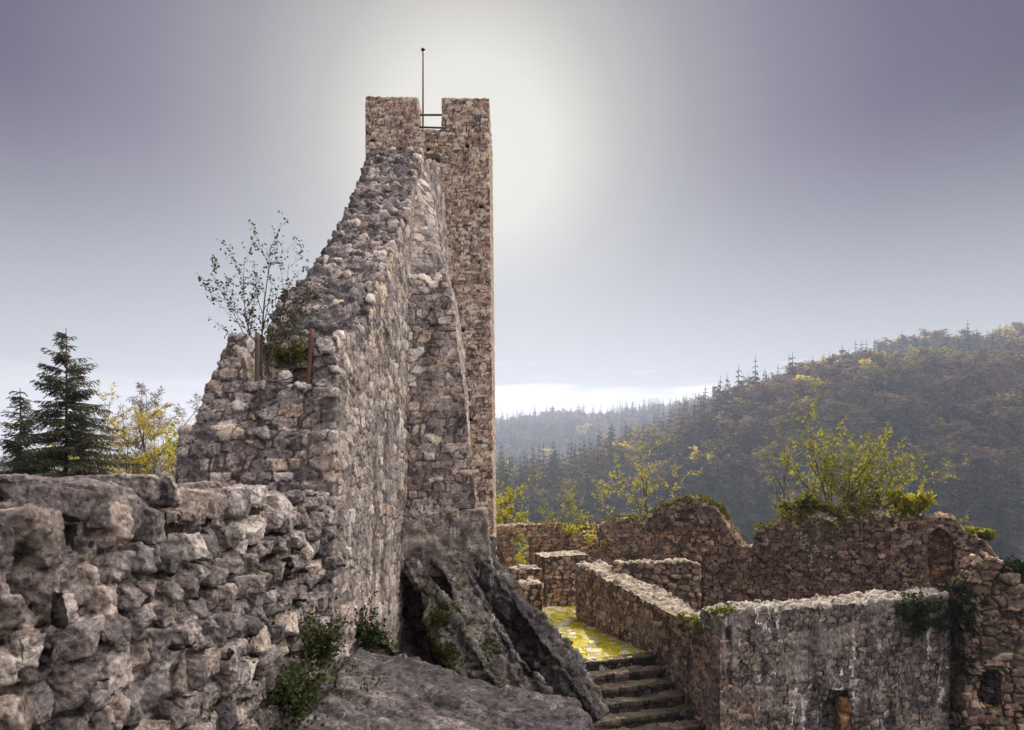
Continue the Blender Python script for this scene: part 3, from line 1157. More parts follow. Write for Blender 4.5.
upl = hexa([(XL(207), 6.02, zl - .05), (XL(244), 6.02, zl - .05), (XL(244), 7.3, zl - .05), (XL(207), 7.3, zl - .05)],
           [(XL(224), 6.08, ztl), (XL(244), 6.08, ztl + .02), (XL(246), 7.3, ztl + .02), (XL(224), 7.3, ztl)])
upr = hexa([(XL(309), 6.04, zl - .05), (RX, 6.04, zl - .05), (RX, 7.3, zl - .05), (XL(309), 7.3, zl - .05)],
           [(XL(313), 6.06, ztl - .06), (RX, 6.06, ztl + .0), (RX, 7.3, ztl + .25), (XL(313), 7.3, ztl + .1)])
bk = box(XL(215), RX, 6.75, 7.5, -1.2, ztl - .10)
slp = hexa([(XL(262), 6.7, ztl - .2), (RX, 6.7, ztl - .2), (RX, 7.5, ztl - .2), (XL(262), 7.5, ztl - .2)], [(XL(285), 6.9, ztl + .1), (RX, 6.6, ztl + .12), (RX, 7.5, 3.35), (XL(285), 7.5, 3.3)])
masonry('bastion', [low, sho, mid, upl, upr, bk, slp], .017, M_ruin, (.17, .18, .10), (.9, .9, .4), 3.4, 41, joint=.014, off=.008, tilt=.014, rough=.007, warp=.05, wfreq=2, jw=.10, chip=.035,
        ragged=.04, lump=.02, parent=rw)
# timbers near the top
for (x0, y0, x1, y1, d) in ((417, 157, 440, 158, 14.0),):
    part('timber', beam_mesh(P(x0, y0, d), P(x1, y1, d), .14, .10, M_wood, 'timber', base=rw.location), rw)

# ------------------------------------------------------------------ near wall on the left
def hull_stone(c, hs, rs, rough=.28, rot=.16):
    bm = bmesh.new()
    M = (Matrix.Rotation(rs.uniform(-rot, rot), 3, 'X') @ Matrix.Rotation(rs.uniform(-rot, rot), 3, 'Y') @ Matrix.Rotation(rs.uniform(-rot, rot), 3, 'Z'))
    for sx_ in (-1, 1):
        for sy_ in (-1, 1):
            for sz_ in (-1, 1):
                p = Vector((sx_ * hs[0] * (1 - rough * rs.random()), sy_ * hs[1] * (1 - rough * rs.random()), sz_ * hs[2] * (1 - rough * rs.random())))
                bm.verts.new(c + M @ p)
    for _ in range(7):      # a few more corners so that the faces break
        a = rv(rs)
        k = max(abs(a.x), abs(a.y), abs(a.z))
        p = Vector((a.x * hs[0], a.y * hs[1], a.z * hs[2])) / k * rs.uniform(.90, 1.06)
        bm.verts.new(c + M @ p)
    r = bmesh.ops.convex_hull(bm, input=bm.verts)
    bmesh.ops.delete(bm, geom=list({e for e in r['geom_interior'] + r['geom_unused'] if isinstance(e, bmesh.types.BMVert)}), context='VERTS')
    bm.verts.index_update()
    out = ([tuple(v.co) for v in bm.verts], [tuple(v.index for v in f.verts) for f in bm.faces])
    bm.free()
    return out


NTOP = [(-1.2, 1.45), (.9, 1.44), (1.6, 1.43), (2.2, 1.47), (2.6, 1.54), (3.0, 1.56), (3.4, 1.54), (4.0, 1.53), (4.8, 1.50), (5.3, 1.47), (5.95, 1.42)]
rs = random.Random(12)
pcs, cen, half = [], [], []
ct = lambda y: float(np.interp(y, [a for a, _ in NTOP], [b for _, b in NTOP]))
core_p = [(RX - .08, y, z - .10) for y, z in NTOP] + [(RX - .08, 5.95, -.5), (RX - .08, -1.2, -.5)]
pcs.append(extr(core_p, (-.72, 0, 0)))
def put_stone(c, hs, rough=.42, rot=.24):
    pcs.append(hull_stone(Vector(c), hs, rs, rough, rot))
    cen.append(tuple(c))
    half.append(tuple(hs))
z = -.35
while z < 1.42:
    h = rs.choice((.12, .15, .19, .24, .30)) * rs.uniform(.9, 1.1)
    y = -1.0 + rs.random() * .2
    while y < 5.95:
        w = rs.uniform(.07, .19) if y < 3.3 else rs.uniform(.10, .25)
        if rs.random() < .18:
            w *= 1.6
        zz = z + h / 2 + .035 * math.sin(y * 1.7 + z * 5)
        top_ = ct(y + w / 2)
        split = h > .20 and rs.random() < .30
        for k in range(2 if split else 1):
            hh = h / 2 if split else h
            zc = zz - h / 4 + k * h / 2 if split else zz
            if zc + hh * .3 < top_ - .05:
                put_stone((RX - .13 + rs.uniform(-.045, .04), y + w / 2, zc + rs.uniform(-.01, .01)), (.17, w * .5 * rs.uniform(.84, .97), hh * .5 * rs.uniform(.84, .98)))
        y += w
    z += h
for row, xo in ((0, -.13), (1, -.40), (2, -.66)):       # capping stones
    y = -1.0 + .1 * row
    while y < 5.9:
        w = rs.uniform(.16, .44)
        hh = rs.uniform(.06, .11)
        put_stone((RX + xo + rs.uniform(-.03, .02), y + w / 2, ct(y + w / 2) - hh * .55 + rs.uniform(-.05, .04)), (.16, w * .47, hh), .38, .26)
        y += w * rs.uniform(.95, 1.08)
for _ in range(420):                                     # pinning stones in the joints
    y = rs.uniform(-.6, 5.9)
    q_ = rs.uniform(.025, .05)
    put_stone((RX - .075 + rs.uniform(-.015, .015), y, rs.uniform(-.3, ct(y) - .08)), (q_, q_ * rs.uniform(.7, 1.5), q_ * rs.uniform(.6, 1.2)), .3, .6)
V, N, F = remesh(pcs, .0068)
cen_a, half_a = np.array(cen, np.float32), np.array(half, np.float32)
near_i = np.zeros(len(V), np.int64)
near_d = np.zeros(len(V), np.float32)
o_ = np.argsort(cen_a[:, 1])
for a_ in range(0, len(V), 20000):
    pass
ys_ = np.argsort(V[:, 1])
for a_ in range(0, len(V), 4000):
    sel = ys_[a_:a_ + 4000]
    lo_, hi_ = V[sel, 1].min() - .35, V[sel, 1].max() + .35
    ci = np.nonzero((cen_a[:, 1] > lo_) & (cen_a[:, 1] < hi_))[0]
    if len(ci) == 0:
        near_d[sel] = 3
        continue
    D = (np.abs(V[sel][:, None, :] - cen_a[ci][None]) / half_a[ci][None]).max(2)
    k_ = D.argmin(1)
    near_i[sel] = ci[k_]
    near_d[sel] = D[np.arange(len(sel)), k_]
hid = np.random.default_rng(3).random((len(cen) + 1, 2)).astype(np.float32)
b = sm(near_d, 1.22, 1.02)
ch1, ch2, ga, gb, gr = vor(V + .02 * np.stack([vn(V * 6, 1), vn(V * 6, 2), vn(V * 6, 3)], 1), (.055, .055, .055), (1, 1, 1), 2.0, 33, False)
gs = np.stack([np.sin(ga * 71.7), np.sin(gb * 97.3), np.sin(ga * 53.1 + gb * 31.9)], 1)
d = .0025 * fbm(V * 14, 3, 5, .6) + .003 * fbm(V * 50, 2, 9, .6) + .009 * (gr * gs).sum(1) * b + (1 - b) * .014 * fbm(V * 22, 3, 15, .7)
V = V + N * d[:, None]
org = Vector((RX - .42, 2.4, -.5))
at = np.stack([hid[near_i, 0], b, hid[near_i, 1], np.ones_like(b)], 1)
nw = link('parapet_wall', new_mesh('parapet_wall', V - np.array(org, np.float32), F, M_near, True, None, at), None, org)
tag(nw, 'rough rubble parapet wall running along the left edge towards the ruin', 'wall')

# ------------------------------------------------------------------ living rock
def slab(p0, p1, w0, w1, dn, thick):
    """tilted slab: ridge from p0 down to p1"""
    p0, p1 = Vector(p0), Vector(p1)
    d = (p1 - p0).normalized()
    s = d.cross(Vector(dn)).normalized()
    n = s.cross(d).normalized()
    b = [p0 - s * w0 - n * thick, p0 + s * w0 - n * thick, p1 + s * w1 - n * thick, p1 - s * w1 - n * thick]
    t = [p0 - s * w0, p0 + s * w0, p1 + s * w1, p1 - s * w1]
    return hexa(b, t)


rock = rocky('rock_outcrop', [
    slab(P(484, 548, 10.2), P(608, 716, 9.3), .19, .22, (.8, -.5, .45), 1.1),
    slab(P(446, 556, 9.9), P(533, 700, 8.7), .17, .25, (.15, -.9, .5), .9),
    slab(P(410, 562, 9.75), P(480, 684, 8.2), .15, .17, (-.3, -.9, .5), .8),
    slab(P(462, 600, 9.5), P(505, 690, 8.4), .10, .12, (.6, -.8, .3), .7),
    slab(P(345, 600, 8.2), P(402, 672, 6.9), .14, .20, (.2, -.9, .6), .9),
    box(-1.75, -.30, 9.84, 13.5, -1.5, .46),
    hexa([(-1.7, 6.6, -1.9), (.2, 7.6, -1.9), (.5, 11, -1.9), (-1.7, 11, -1.9)], [(-1.7, 7.2, -.85), (-.5, 8.6, -1.25), (-.35, 11, -.6), (-1.7, 11, -.4)]),
], .022, M_rock, 3, big=.17, fine=.022, strata=.05, sdir=(.80, .1, .42), sfreq=5.5, crack=.36, crk=.05)
tag(rock, kind='structure')
ledge = rocky('rock_ledge', [
    hexa([(-1.75, 1.0, -1.2), (1.6, 1.0, -1.6), (1.5, 4.5, -1.6), (-1.75, 6.2, -1.2)], [(-1.75, 1.0, -.10), (1.1, 1.0, -.25), (1.05, 4.7, -.30), (-1.75, 6.1, .03)]),
    hexa([(-1.5, 2.0, -1), (1.0, 2.0, -1), (.9, 4.9, -1), (-1.5, 6.0, -1)], [(-1.3, 2.2, .12), (.5, 2.2, .03), (.50, 5.2, -.08), (-1.3, 5.9, .12)]),
], .014, M_ledge, 13, big=.06, fine=.011, strata=.018, sdir=(.5, .5, .6), sfreq=7, crack=.7, crk=.014)
tag(ledge, kind='structure')

# ------------------------------------------------------------------ courtyard, stairs
CF = -3.04
m, g, bs, out = mat_base('mossy_paving')
tc = g.node('ShaderNodeTexCoord').outputs['Object']
at = g.node('ShaderNodeAttribute', attribute_name='stone')
sp = g.node('ShaderNodeSeparateColor')
g.put(sp.inputs[0], at.outputs['Color'])
st = g.ramp(sp.outputs[0], [(0, (.40, .36, .29)), (.5, (.54, .50, .42)), (1, (.64, .60, .52))])
nn = g.noise(tc, 30, 4, .6)
st = g.mix(1.0, st, g.ramp(nn, [(.3, (.7, .7, .7)), (.7, (1.2, 1.2, 1.2))]), 'MULTIPLY')
ms = g.mix(nn, (.26, .24, .010), (.56, .47, .03))
big_n = g.noise(tc, 1.7, 5, .65, .4)
f1 = g.math('ADD', g.math('MULTIPLY', g.rng(sp.outputs[1], .9, .2), .35), big_n)
c = g.mix(g.rng(f1, .50, .58), st, ms)
g.put(bs.inputs['Base Color'], c)
bs.inputs['Roughness'].default_value = .95
bp = g.node('ShaderNodeBump')
bp.inputs['Strength'].default_value = .6
bp.inputs['Distance'].default_value = .03
g.put(bp.inputs['Height'], nn)
g.put(bs.inputs['Normal'], bp.outputs[0])
M_pave = m
WA, WB = Vector((2.10, 22.8, 0)), Vector((4.72, 15.5, 0))
wd = (WB - WA).normalized()            # along the stair wall, towards the camera
wn = Vector((wd.y, -wd.x, 0))          # to its left (away from the wall)
if wn.x > 0:
    wn = -wn
topstep = Vector((3.79, 18.1, 0))
s0 = (topstep - WA).length
cy = masonry('courtyard', [hexa([tuple(topstep + wn * 5 + Vector((0, 0, -6))), tuple(topstep - wn * .3 + Vector((0, 0, -6))), (4.5, 30, -6), (-4.5, 30, -6)],
                                [tuple(topstep + wn * 5 + Vector((0, 0, CF))), tuple(topstep - wn * .3 + Vector((0, 0, CF))), (4.5, 30, CF), (-4.5, 30, CF)])],
             .04, M_pave, (.55, .5, .5), (.9, .9, .2), 3, 71, joint=.03, off=.02, tilt=.03, rough=.012, warp=.1, jw=.2)
for k in ('label', 'category'):
    pass
tag(cy, kind='structure')

stx = empty('stone_staircase', topstep + Vector((0, 0, -5.2)))
tag(stx, 'worn dark stone steps descending from the mossy courtyard beside the wall', 'staircase')
for i in range(7):
    z1 = CF - .02 - .21 * i if i else CF + .012
    a = topstep + wd * (.44 * i - (.36 if i else .3))
    b = topstep + wd * (.44 * (i + 1) - .44)
    pc_ = []
    for (zz0, zz1, nose) in ((-.6, -.085, 0.0), (-.115, 0.0, .055)):
        e_ = b + wd * nose
        pts = [a + wn * 4.2, e_ + wn * 4.2, e_ - wn * .2, a - wn * .2]
        pc_.append(hexa([tuple(p_ + Vector((0, 0, z1 + zz0))) for p_ in pts], [tuple(p_ + Vector((0, 0, z1 + zz1))) for p_ in pts]))
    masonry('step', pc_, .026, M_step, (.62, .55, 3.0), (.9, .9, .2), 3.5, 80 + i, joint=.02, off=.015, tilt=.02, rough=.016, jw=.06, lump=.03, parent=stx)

# ------------------------------------------------------------------ courtyard walls
sw = masonry('stair_wall', [wallp(WA, WB, 1.0, [(0, -1.17), (.3, -1.42), (.55, -1.62), (.8, -1.86), (.93, -2.0), (1.0, -2.05)], -6.2)], .035, M_court, (.26, .26, .14),
             (.9, .9, .5), 3.2, 91, joint=.025, off=.018, tilt=.02, rough=.012, warp=.07, jw=.12, ragged=.10, lump=.04)
tag(sw, 'sloping rubble wall with sunlit top beside the stone steps', 'wall')
NA, NB = (4.78, 15.55), (11.3, 17.6)
op = P(840, 740, 16.4)
cut = extr([(op.x - .42, 15.0, op.z - 1.0), (op.x + .42, 15.0, op.z - 1.0), (op.x + .42, 15.0, op.z + .8), (op.x + .25, 15.0, op.z + 1.1), (op.x - .2, 15.0, op.z + 1.15), (op.x - .42, 15.0, op.z + .85)], (0, 2.0, 0))
_c = Vector((4.78, 15.55)).lerp(Vector((11.3, 17.6)), .026)
crk = box(_c.x - .065, _c.x + .065, _c.y - .3, _c.y + .25, -6.0, -1.75)
nr = masonry('streaked_wall', [wallp(NA, NB, .95, [(0, -1.50), (.04, -1.46), (.08, -1.38), (.2, -1.44), (.3, -1.40), (.42, -1.46), (.5, -1.38), (.6, -1.42), (.7, -1.36), (.85, -1.42), (.92, -1.33), (1.0, -1.36)], -6.2)], .033, M_streak, (.27, .27, .155), (.9, .9, .5), 3.2, 101,
             joint=.014, off=.009, tilt=.012, rough=.012, warp=.08, jw=.12, ragged=.13, lump=.04, cutters=[cut, crk])
tag(nr, 'rubble wall with sunlit top, white mineral streaks and an opening low down', 'wall')
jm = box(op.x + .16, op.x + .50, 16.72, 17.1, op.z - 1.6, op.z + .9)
M_sunbounce = stone_mat('sun_bounce_stone', [(.17, .12, .085), (.36, .21, .10), (.22, .16, .12), (.33, .31, .31), (.26, .17, .10), (.44, .30, .16)], mortar=(.12, .08, .05), mort_amt=.5, lichen=.15, stain=.2, fine=30, gain=1.15, sat=.95)  # orange tones in the palette stand for bounced sunlight
oj = masonry('opening_jamb', [jm], .03, M_sunbounce, (.35, .35, .6), (1, 1, .8), 2.5, 125, joint=.02, off=.02, tilt=.02, rough=.012, jw=.2)  # jamb block, its warm sunlit look painted in the colour
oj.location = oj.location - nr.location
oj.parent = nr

BA, BB = Vector((3.48, 27.0, 0)), Vector((13.9, 21.0, 0))
def bt_(px):
    u_ = (px - 512) / FPX
    return (u_ * BA.y - BA.x) / ((BB.x - BA.x) - u_ * (BB.y - BA.y))
def bz(px, py):
    t = bt_(px)
    Y = BA.y + (BB.y - BA.y) * t
    return t, EYE + (HOR - py) / FPX * Y
tops = [(598, 525), (607, 523), (612, 521), (640, 520), (650, 515), (655, 510), (668, 506), (680, 500), (690, 498), (703, 500), (716, 508), (724, 520), (733, 535), (740, 546), (752, 547),
        (753.5, 529), (774, 527), (780, 519), (790, 513), (800, 511), (812, 517), (830, 520), (870, 518), (900, 517), (942, 516), (957, 520), (966, 530), (985, 540), (1000, 560)]
pf = [bz(*p) for p in tops]
nt, nz_ = bz(941, 552)
ncx, ncy = BA.x + (BB.x - BA.x) * nt, BA.y + (BB.y - BA.y) * nt
def wpt(px, py, off):
    t = bt_(px)
    Y = BA.y + (BB.y - BA.y) * t
    p = Vector((BA.x + (BB.x - BA.x) * t, Y, EYE + (HOR - py) / FPX * Y))
    d = (BB - BA).normalized()
    return p + Vector((-d.y, d.x, 0)) * off
ncut = extr([wpt(px, py, -.3) for px, py in ((929, 583), (953, 583), (954, 546), (948, 534), (938, 528), (931, 532), (927, 546))], Vector((0, 0, 0)) + (wpt(941, 550, .55) - wpt(941, 550, -.3)))
bw = masonry('ruined_hall_wall', [wallp(BA, BB, .9, pf, -6.2)], .04, M_back, (.28, .28, .15), (.9, .9, .45), 3.4, 111, joint=.025, off=.018, tilt=.018, rough=.012, warp=.08, jw=.11, ragged=.14,
             lump=.05, cutters=[ncut])
tag(bw, 'long broken hall wall with a humped top and an arched niche', 'wall')
# niche back, warm bounced sunlight painted into its stone colour
nl = masonry('niche_back', [extr([wpt(px, py, .50) for px, py in ((929, 583), (953, 583), (954, 546), (948, 534), (938, 528), (931, 532), (927, 546))], wpt(941, 550, .62) - wpt(941, 550, .50))],
             .03, M_sunbounce, (.20, .20, .16), (1, 1, .8), 2.5, 121, joint=.02, off=.02, tilt=.02, rough=.012, jw=.2)
nlw = nl.matrix_world.copy()
nl.location = nl.location - bw.location
nl.parent = bw

lw = masonry('window_wall', [wallp((-.9, 29.0), (4.2, 29.2), .8, [(0, -.38), (.3, -.30), (.55, -.27), (.7, -.34), (.85, -.42), (1.0, -.45)], -3.4)], .04, M_back, (.27, .27, .14), (.9, .9, .35), 3.2, 131,
             joint=.022, off=.012, tilt=.012, rough=.012, warp=.06, jw=.11, ragged=.08, lump=.03,
             cutters=[extr([Vector((x, 28.5, z)) for x, z in [(P(514, 0, 29).x, P(0, 568, 29).z), (P(530, 0, 29).x, P(0, 568, 29).z)] +
                            [(P(522, 0, 29).x + .34 * math.cos(a), P(0, 541, 29).z + .34 * math.sin(a)) for a in np.linspace(0, math.pi, 9)]], (0, 2, 0))])
tag(lw, 'brown back wall with a small arched window, beside the tower', 'wall')
cw = masonry('cross_wall', [wallp((3.2, 21.6), (5.9, 21.4), .6, [(0, -1.02), (.4, -1.0), (.8, -.98), (1, -1.0)], -6.2)], .035, M_court, (.30, .30, .17), (.9, .9, .45), 3, 141, joint=.035, off=.03, tilt=.02,
             rough=.012, warp=.06, jw=.18, ragged=.10)
tag(cw, 'short low cross wall behind the stair wall, below the hump', 'wall')
bl = masonry('block_wall', [wallp((1.20, 25.0), (2.9, 25.4), 1.5, [(0, -1.22), (.4, -1.18), (1, -1.16)], -3.4)], .033, M_court, (.30, .30, .17), (.9, .9, .4), 3.2, 151, joint=.03, off=.02, tilt=.02, rough=.01,
             warp=.05, jw=.18, ragged=.04)
tag(bl, 'squat square masonry block with flat sunlit top below the window wall', 'wall')
l1 = masonry('low_wall', [wallp((.0, 23.6), (1.05, 23.8), .7, [(0, -1.48), (.6, -1.46), (1, -1.5)], -3.4)], .033, M_court, (.30, .30, .17), (.9, .9, .4), 3.2, 161, joint=.03, off=.025, tilt=.02, rough=.01, warp=.05,
             jw=.18, ragged=.08)
tag(l1, 'low wall end with sunlit top just left of the square block', 'wall')
l2 = masonry('low_wall', [wallp((-.6, 20.4), (.93, 20.6), .8, [(0, -1.66), (.5, -1.6), (.8, -1.5), (1, -1.5)], -3.6)], .033, M_court, (.30, .30, .17), (.9, .9, .4), 3.2, 171, joint=.03, off=.025, tilt=.02, rough=.01,
             warp=.05, jw=.18, ragged=.10)
tag(l2, 'nearest low wall end beside the rock, left of the mossy paving', 'wall')
rr_ = P(985, 690, 17.2)
rb = masonry('rubble_wall', [wallp((11.45, 17.3), (14.8, 17.0), .8, [(0, -1.4), (.05, -.85), (.12, -.50), (.22, -.42), (.33, -.6), (.45, -.85), (.62, -1.3), (.8, -1.6), (1, -2.0)], -6.2)], .035, M_back, (.40, .36, .20), (1, 1, .6), 2.6, 181,
             joint=.06, off=.045, tilt=.06, rough=.015, warp=.1, jw=.15, ragged=.16, lump=.08,
             cutters=[box(rr_.x - .05, rr_.x + .42, 16.3, 18.0, rr_.z - .45, rr_.z + .45)])
tag(rb, 'loose rubble wall at the right edge with a square dark hole', 'wall')

# ------------------------------------------------------------------ small things on the bastion
wf = empty('wire_fence', P(284, 385, 6.15))
tag(wf, 'two rusty posts with sagging wire guarding the recess under the sapling', 'fence')
for (x0, y0, x1, y1, dd, mt) in ((257, 388, 257.5, 333, 6.08, M_wood), (307.5, 388, 312, 329, 6.04, M_rust)):
    part('post', bar(P(x0, y0, dd), P(x1, y1, dd), .021, mt, 'post', 8, base=wf.location), wf)
for (ys, sag) in (((362, 364), .03), ((381, 368), .05), ((381, 380), .02)):
    mb = MB()
    a, b = P(257, ys[0], 6.08), P(310, ys[1], 6.04)
    mb.tube([a.lerp(b, t) - Vector(wf.location) - Vector((0, 0, sag * 4 * t * (1 - t))) for t in np.linspace(0, 1, 9)], [.0045] * 9, 5)
    part('wire', mb.mesh('wire', M_iron, True), wf)
bm = bmesh.new()
bmesh.ops.create_icosphere(bm, subdivisions=4, radius=1)
Vb = np.array([v.co for v in bm.verts], np.float32)
Fb = np.array([[v.index for v in f.verts] for f in bm.faces])
bm.free()
Vb = Vb * np.array([.065, .06, .075]) * (1 + .22 * fbm(Vb * 1.6, 3, 5)[:, None])
M_pale = stone_mat('pale_boulder', [(.5, .46, .42), (.58, .54, .5)], lichen=.1, stain=.1, fine=60, gain=1)
q = P(285, 378, 6.25)
bo = link('boulder', new_mesh('boulder', Vb, Fb, M_pale, True, None, np.tile([.5, 1, .5, 1], (len(Vb), 1))), None, q)
tag(bo, 'pale pointed stone lying in the mossy recess behind the wire', 'stone')

cb = empty('cable', P(497, 537, 12.4))
tag(cb, 'thin dark cable slanting down beside the foot of the tower', 'cable')
part('wire', bar(P(497, 536, 12.4), P(514, 588, 11.6), .012, M_iron, 'wire', 6, base=cb.location), cb)
part('post', bar(P(501.5, 552, 12.2), P(502, 592, 12.0), .016, M_iron, 'post', 6, base=cb.location), cb)

# sapling growing from the recess
cfg = dict(seg=(9, 6, 4), wob=(.07, .14, .2), trop=(.03, .07, .05), kids=(11, 5), t0=(.12, .2), ang=(38, 38), ratio=(.40, .42), lps=2, leaf_lv=1, taper=.85)
b = P(262, 386, 6.3)
stems = [((0, 0, 0), (.02, 0, 1), 1.36, .012), ((-.02, 0, .1), (-.36, .1, 1), 1.12, .009), ((.02, .02, .1), (.28, 0, 1), 1.08, .009), ((-.02, .05, .2), (-.55, 0, 1), .95, .006), ((.04, .05, .2), (.5, .1, .9), .8, .006)]
tree('sapling', b, cfg, stems, .031, L_sap, M_bark, 'slender leafy sapling growing from the recess on the ruin', 'sapling', 3, per=1, spread=.03, crown='leaves', leafprob=.62)


def leafpatch(name, pts, size, mat, label, cat, seed, kind=None, asp=.35, droop=.3, up=None, group=None):
    rs_ = random.Random(seed)
    mb = MB()
    o = pts[0][0]
    for p, r, n in pts:
        p = Vector(p)
        for _ in range(n):
            c = p + Vector((rs_.gauss(0, r[0]), rs_.gauss(0, r[1]), rs_.gauss(0, r[2])))
            d = (rv(rs_) + Vector((0, -.2, up if up else -droop))).normalized()
            s = d.cross(rv(rs_))
            if s.length < .05:
                continue
            L = size * rs_.uniform(.5, 1.3)
            mb.leaf(c - Vector(o), d, s.normalized(), L, L * asp)
    me = mb.mesh(name, mat)
    ob = link(name, me, None, o)
    tag(ob, label, cat, group, kind)
    return ob


def surfpatch(name, spec, size, mat, label, cat, seed, kind=None, asp=.35, lift=.03, up=0.0, group=None, stand=1.0):
    """leaves rooted on the surface of finished objects; spec = [(object, centre, radii, count, min normal z)]"""
    rs_ = random.Random(seed)
    mb = MB()
    org = None
    for ob, c, r, n, mz in spec:
        me = ob.data
        k = len(me.vertices)
        co = np.empty(k * 3, np.float32)
        me.vertices.foreach_get('co', co)
        no = np.empty(k * 3, np.float32)
        me.vertices.foreach_get('normal', no)
        off = Vector(ob.location) + (Vector(ob.parent.location) if ob.parent else Vector())
        co = co.reshape(-1, 3) + np.array(off, np.float32)
        no = no.reshape(-1, 3)
        d = ((co - np.array(c, np.float32)) / np.array(r, np.float32))
        w = np.exp(-(d ** 2).sum(1))
        nz = vn(co * 5.0, seed)
        w = np.where((no[:, 2] > mz), w * np.clip(nz + .35, 0, 1), 0)
        cand = np.nonzero(w > .02)[0]
        if len(cand) == 0:
            continue
        for i in rs_.choices(list(cand), weights=w[cand].tolist(), k=n):
            p, q = Vector(co[i].tolist()), Vector(no[i].tolist())
            if org is None:
                org = p.copy()
            dd = (q * stand + rv(rs_) * .8 + Vector((0, 0, up))).normalized()
            s_ = dd.cross(rv(rs_))
            if s_.length < .05:
                continue
            L = size * rs_.uniform(.5, 1.3)
            mb.leaf(p + q * lift * rs_.random() + rv(rs_) * .01 - org, dd, s_.normalized(), L, L * asp)
    o = link(name, mb.mesh(name, mat), None, org)
    tag(o, label, cat, group, kind)
    return o


# shrubby growth round the sapling's foot
cfgs = dict(seg=(5, 3), wob=(.2, .3), trop=(.05, .0), kids=(6,), t0=(.2,), ang=(50,), ratio=(.5,), lps=4, leaf_lv=0, taper=.8)
b = P(288, 366, 6.5)
rs = random.Random(8)
stems = [((rs.uniform(-.12, .12), rs.uniform(-.05, .1), 0), (rs.uniform(-.7, .7), rs.uniform(-.4, .2), 1), rs.uniform(.15, .34), .004) for _ in range(13)]
tree('shrub', b, dict(cfgs, lps=3), stems, .032, leaf_mat('shrub_leaves', (.04, .05, .012), (.14, .15, .03), .45, (.30, .30, .04)), M_bark, 'dense low shrub of dark and bright leaves around the foot of the sapling', 'shrub', 5, per=1, spread=.03,
     crown='leaves', trunk='stem')

# plants at the foot of the near wall
for (px, py, Y, n, hgt, lab, sd_) in ((312, 652, 5.0, 15, .40, 'leafy green weed at the foot of the parapet wall by the ledge', 21), (291, 700, 4.45, 12, .30, 'smaller green weed at the foot of the parapet wall, nearest the camera', 22),
                                      (364, 636, 6.75, 13, .42, 'dark trailing weed in the angle below the high ruin wall', 23)):
    rs = random.Random(sd_)
    b = P(px, py + 16, Y)
    stems = [((rs.uniform(-.05, .1), rs.uniform(-.12, .12), 0), (rs.uniform(-.3, .55), rs.uniform(-.5, .3), 1), hgt * rs.uniform(.35, 1.25), .003) for _ in range(n)]
    tree('weed', b, cfgs, stems, .036, L_herb if sd_ != 23 else L_ivy, M_bark, lab, 'plant', sd_, per=1, spread=.03, crown='leaves', trunk='stem', asp=.33)
surfpatch('weeds', [(nw, (RX, 4.9, .1), (.4, .9, .35), 1500, -.6), (nw, (RX, 5.6, .3), (.4, .5, .3), 500, -.6), (ledge, (-1.35, 5.0, .05), (.25, .9, .3), 600, -.2)], .03, L_herb,
          'low weeds and moss along the foot of the parapet wall', 'weeds', 39, kind='stuff', up=.4)
surfpatch('moss', [(rock, P(437, 640, 8.6), (.24, .7, .30), 3800, -.5), (rock, P(378, 640, 7.6), (.2, .6, .25), 1500, -.6), (rock, P(490, 640, 8.9), (.12, .6, .4), 900, -.4)], .03, leaf_mat('rock_moss', (.03, .04, .008), (.10, .12, .015), .3), 'dark moss and ferns in the shaded cleft of the rock', 'moss', 31, kind='stuff')
leafpatch('fern', [(P(246, 462, 5.95), (.05, .02, .06), 160), (P(243, 478, 5.92), (.03, .02, .03), 60)], .03, L_ivy, 'small dark tuft rooted in a joint of the bastion face', 'fern', 32)

# bush on top of the hall wall
def onwall(px, py, off=.45):
    return wpt(px, py, off)


cfgb = dict(seg=(8, 6, 4), wob=(.10, .16, .22), trop=(.02, .05, .04), kids=(9, 5), t0=(.18, .2), ang=(36, 40), ratio=(.45, .45), lps=3, leaf_lv=1, taper=.85)
rs = random.Random(77)
b = onwall(848, 517)
stems = []
for i in range(15):
    a = rs.uniform(-.85, .85)
    stems.append(((rs.uniform(-.7, .5), rs.uniform(-.3, .3), 0), (math.sin(a) * 1.1, rs.uniform(-.35, .35), math.cos(a * .8)), rs.uniform(2.3, 3.1) * (1 - .22 * abs(a)), .022))
stems.append(((-.6, 0, 0), (-.22, 0, 1), 3.7, .028))
tree('bush', b, cfgb, stems, .105, L_bush, M_bark, 'large spreading bush with yellow green leaves on top of the hall wall', 'bush', 78, per=1, spread=.06, crown='leaves', trunk='stem', leafprob=.42)
cfgc = dict(seg=(6, 4), wob=(.15, .25), trop=(-.05, -.04), kids=(9,), t0=(.1,), ang=(48,), ratio=(.4,), lps=6, leaf_lv=0, taper=.8)
stems = [((rs.uniform(-1.5, .8), rs.uniform(-.5, .1), .1), (rs.uniform(-1, 1), rs.uniform(-.9, .1), rs.uniform(-.15, .55)), rs.uniform(.5, 1.0), .010) for i in range(26)]
tree('bush', onwall(838, 512, .3), cfgc, stems, .095, leaf_mat('hanging_leaves', (.06, .065, .018), (.18, .17, .03), .45, (.32, .29, .05)), M_barkd, 'dark low bush hanging over the hall wall under the large bush', 'bush', 79, per=1, spread=.08, crown='leaves', trunk='stem')
stems = [((rs.uniform(-.2, .2), rs.uniform(-.1, .1), 0), (rs.uniform(-.6, .6), rs.uniform(-.3, .3), 1), rs.uniform(.5, 1.0), .008) for i in range(9)]
tree('bush', onwall(909, 517, .5), cfgc, stems, .15, L_yel, M_bark, 'small bright yellow bush on the hall wall right of the large bush', 'bush', 80, per=1, spread=.06, crown='leaves', trunk='stem')
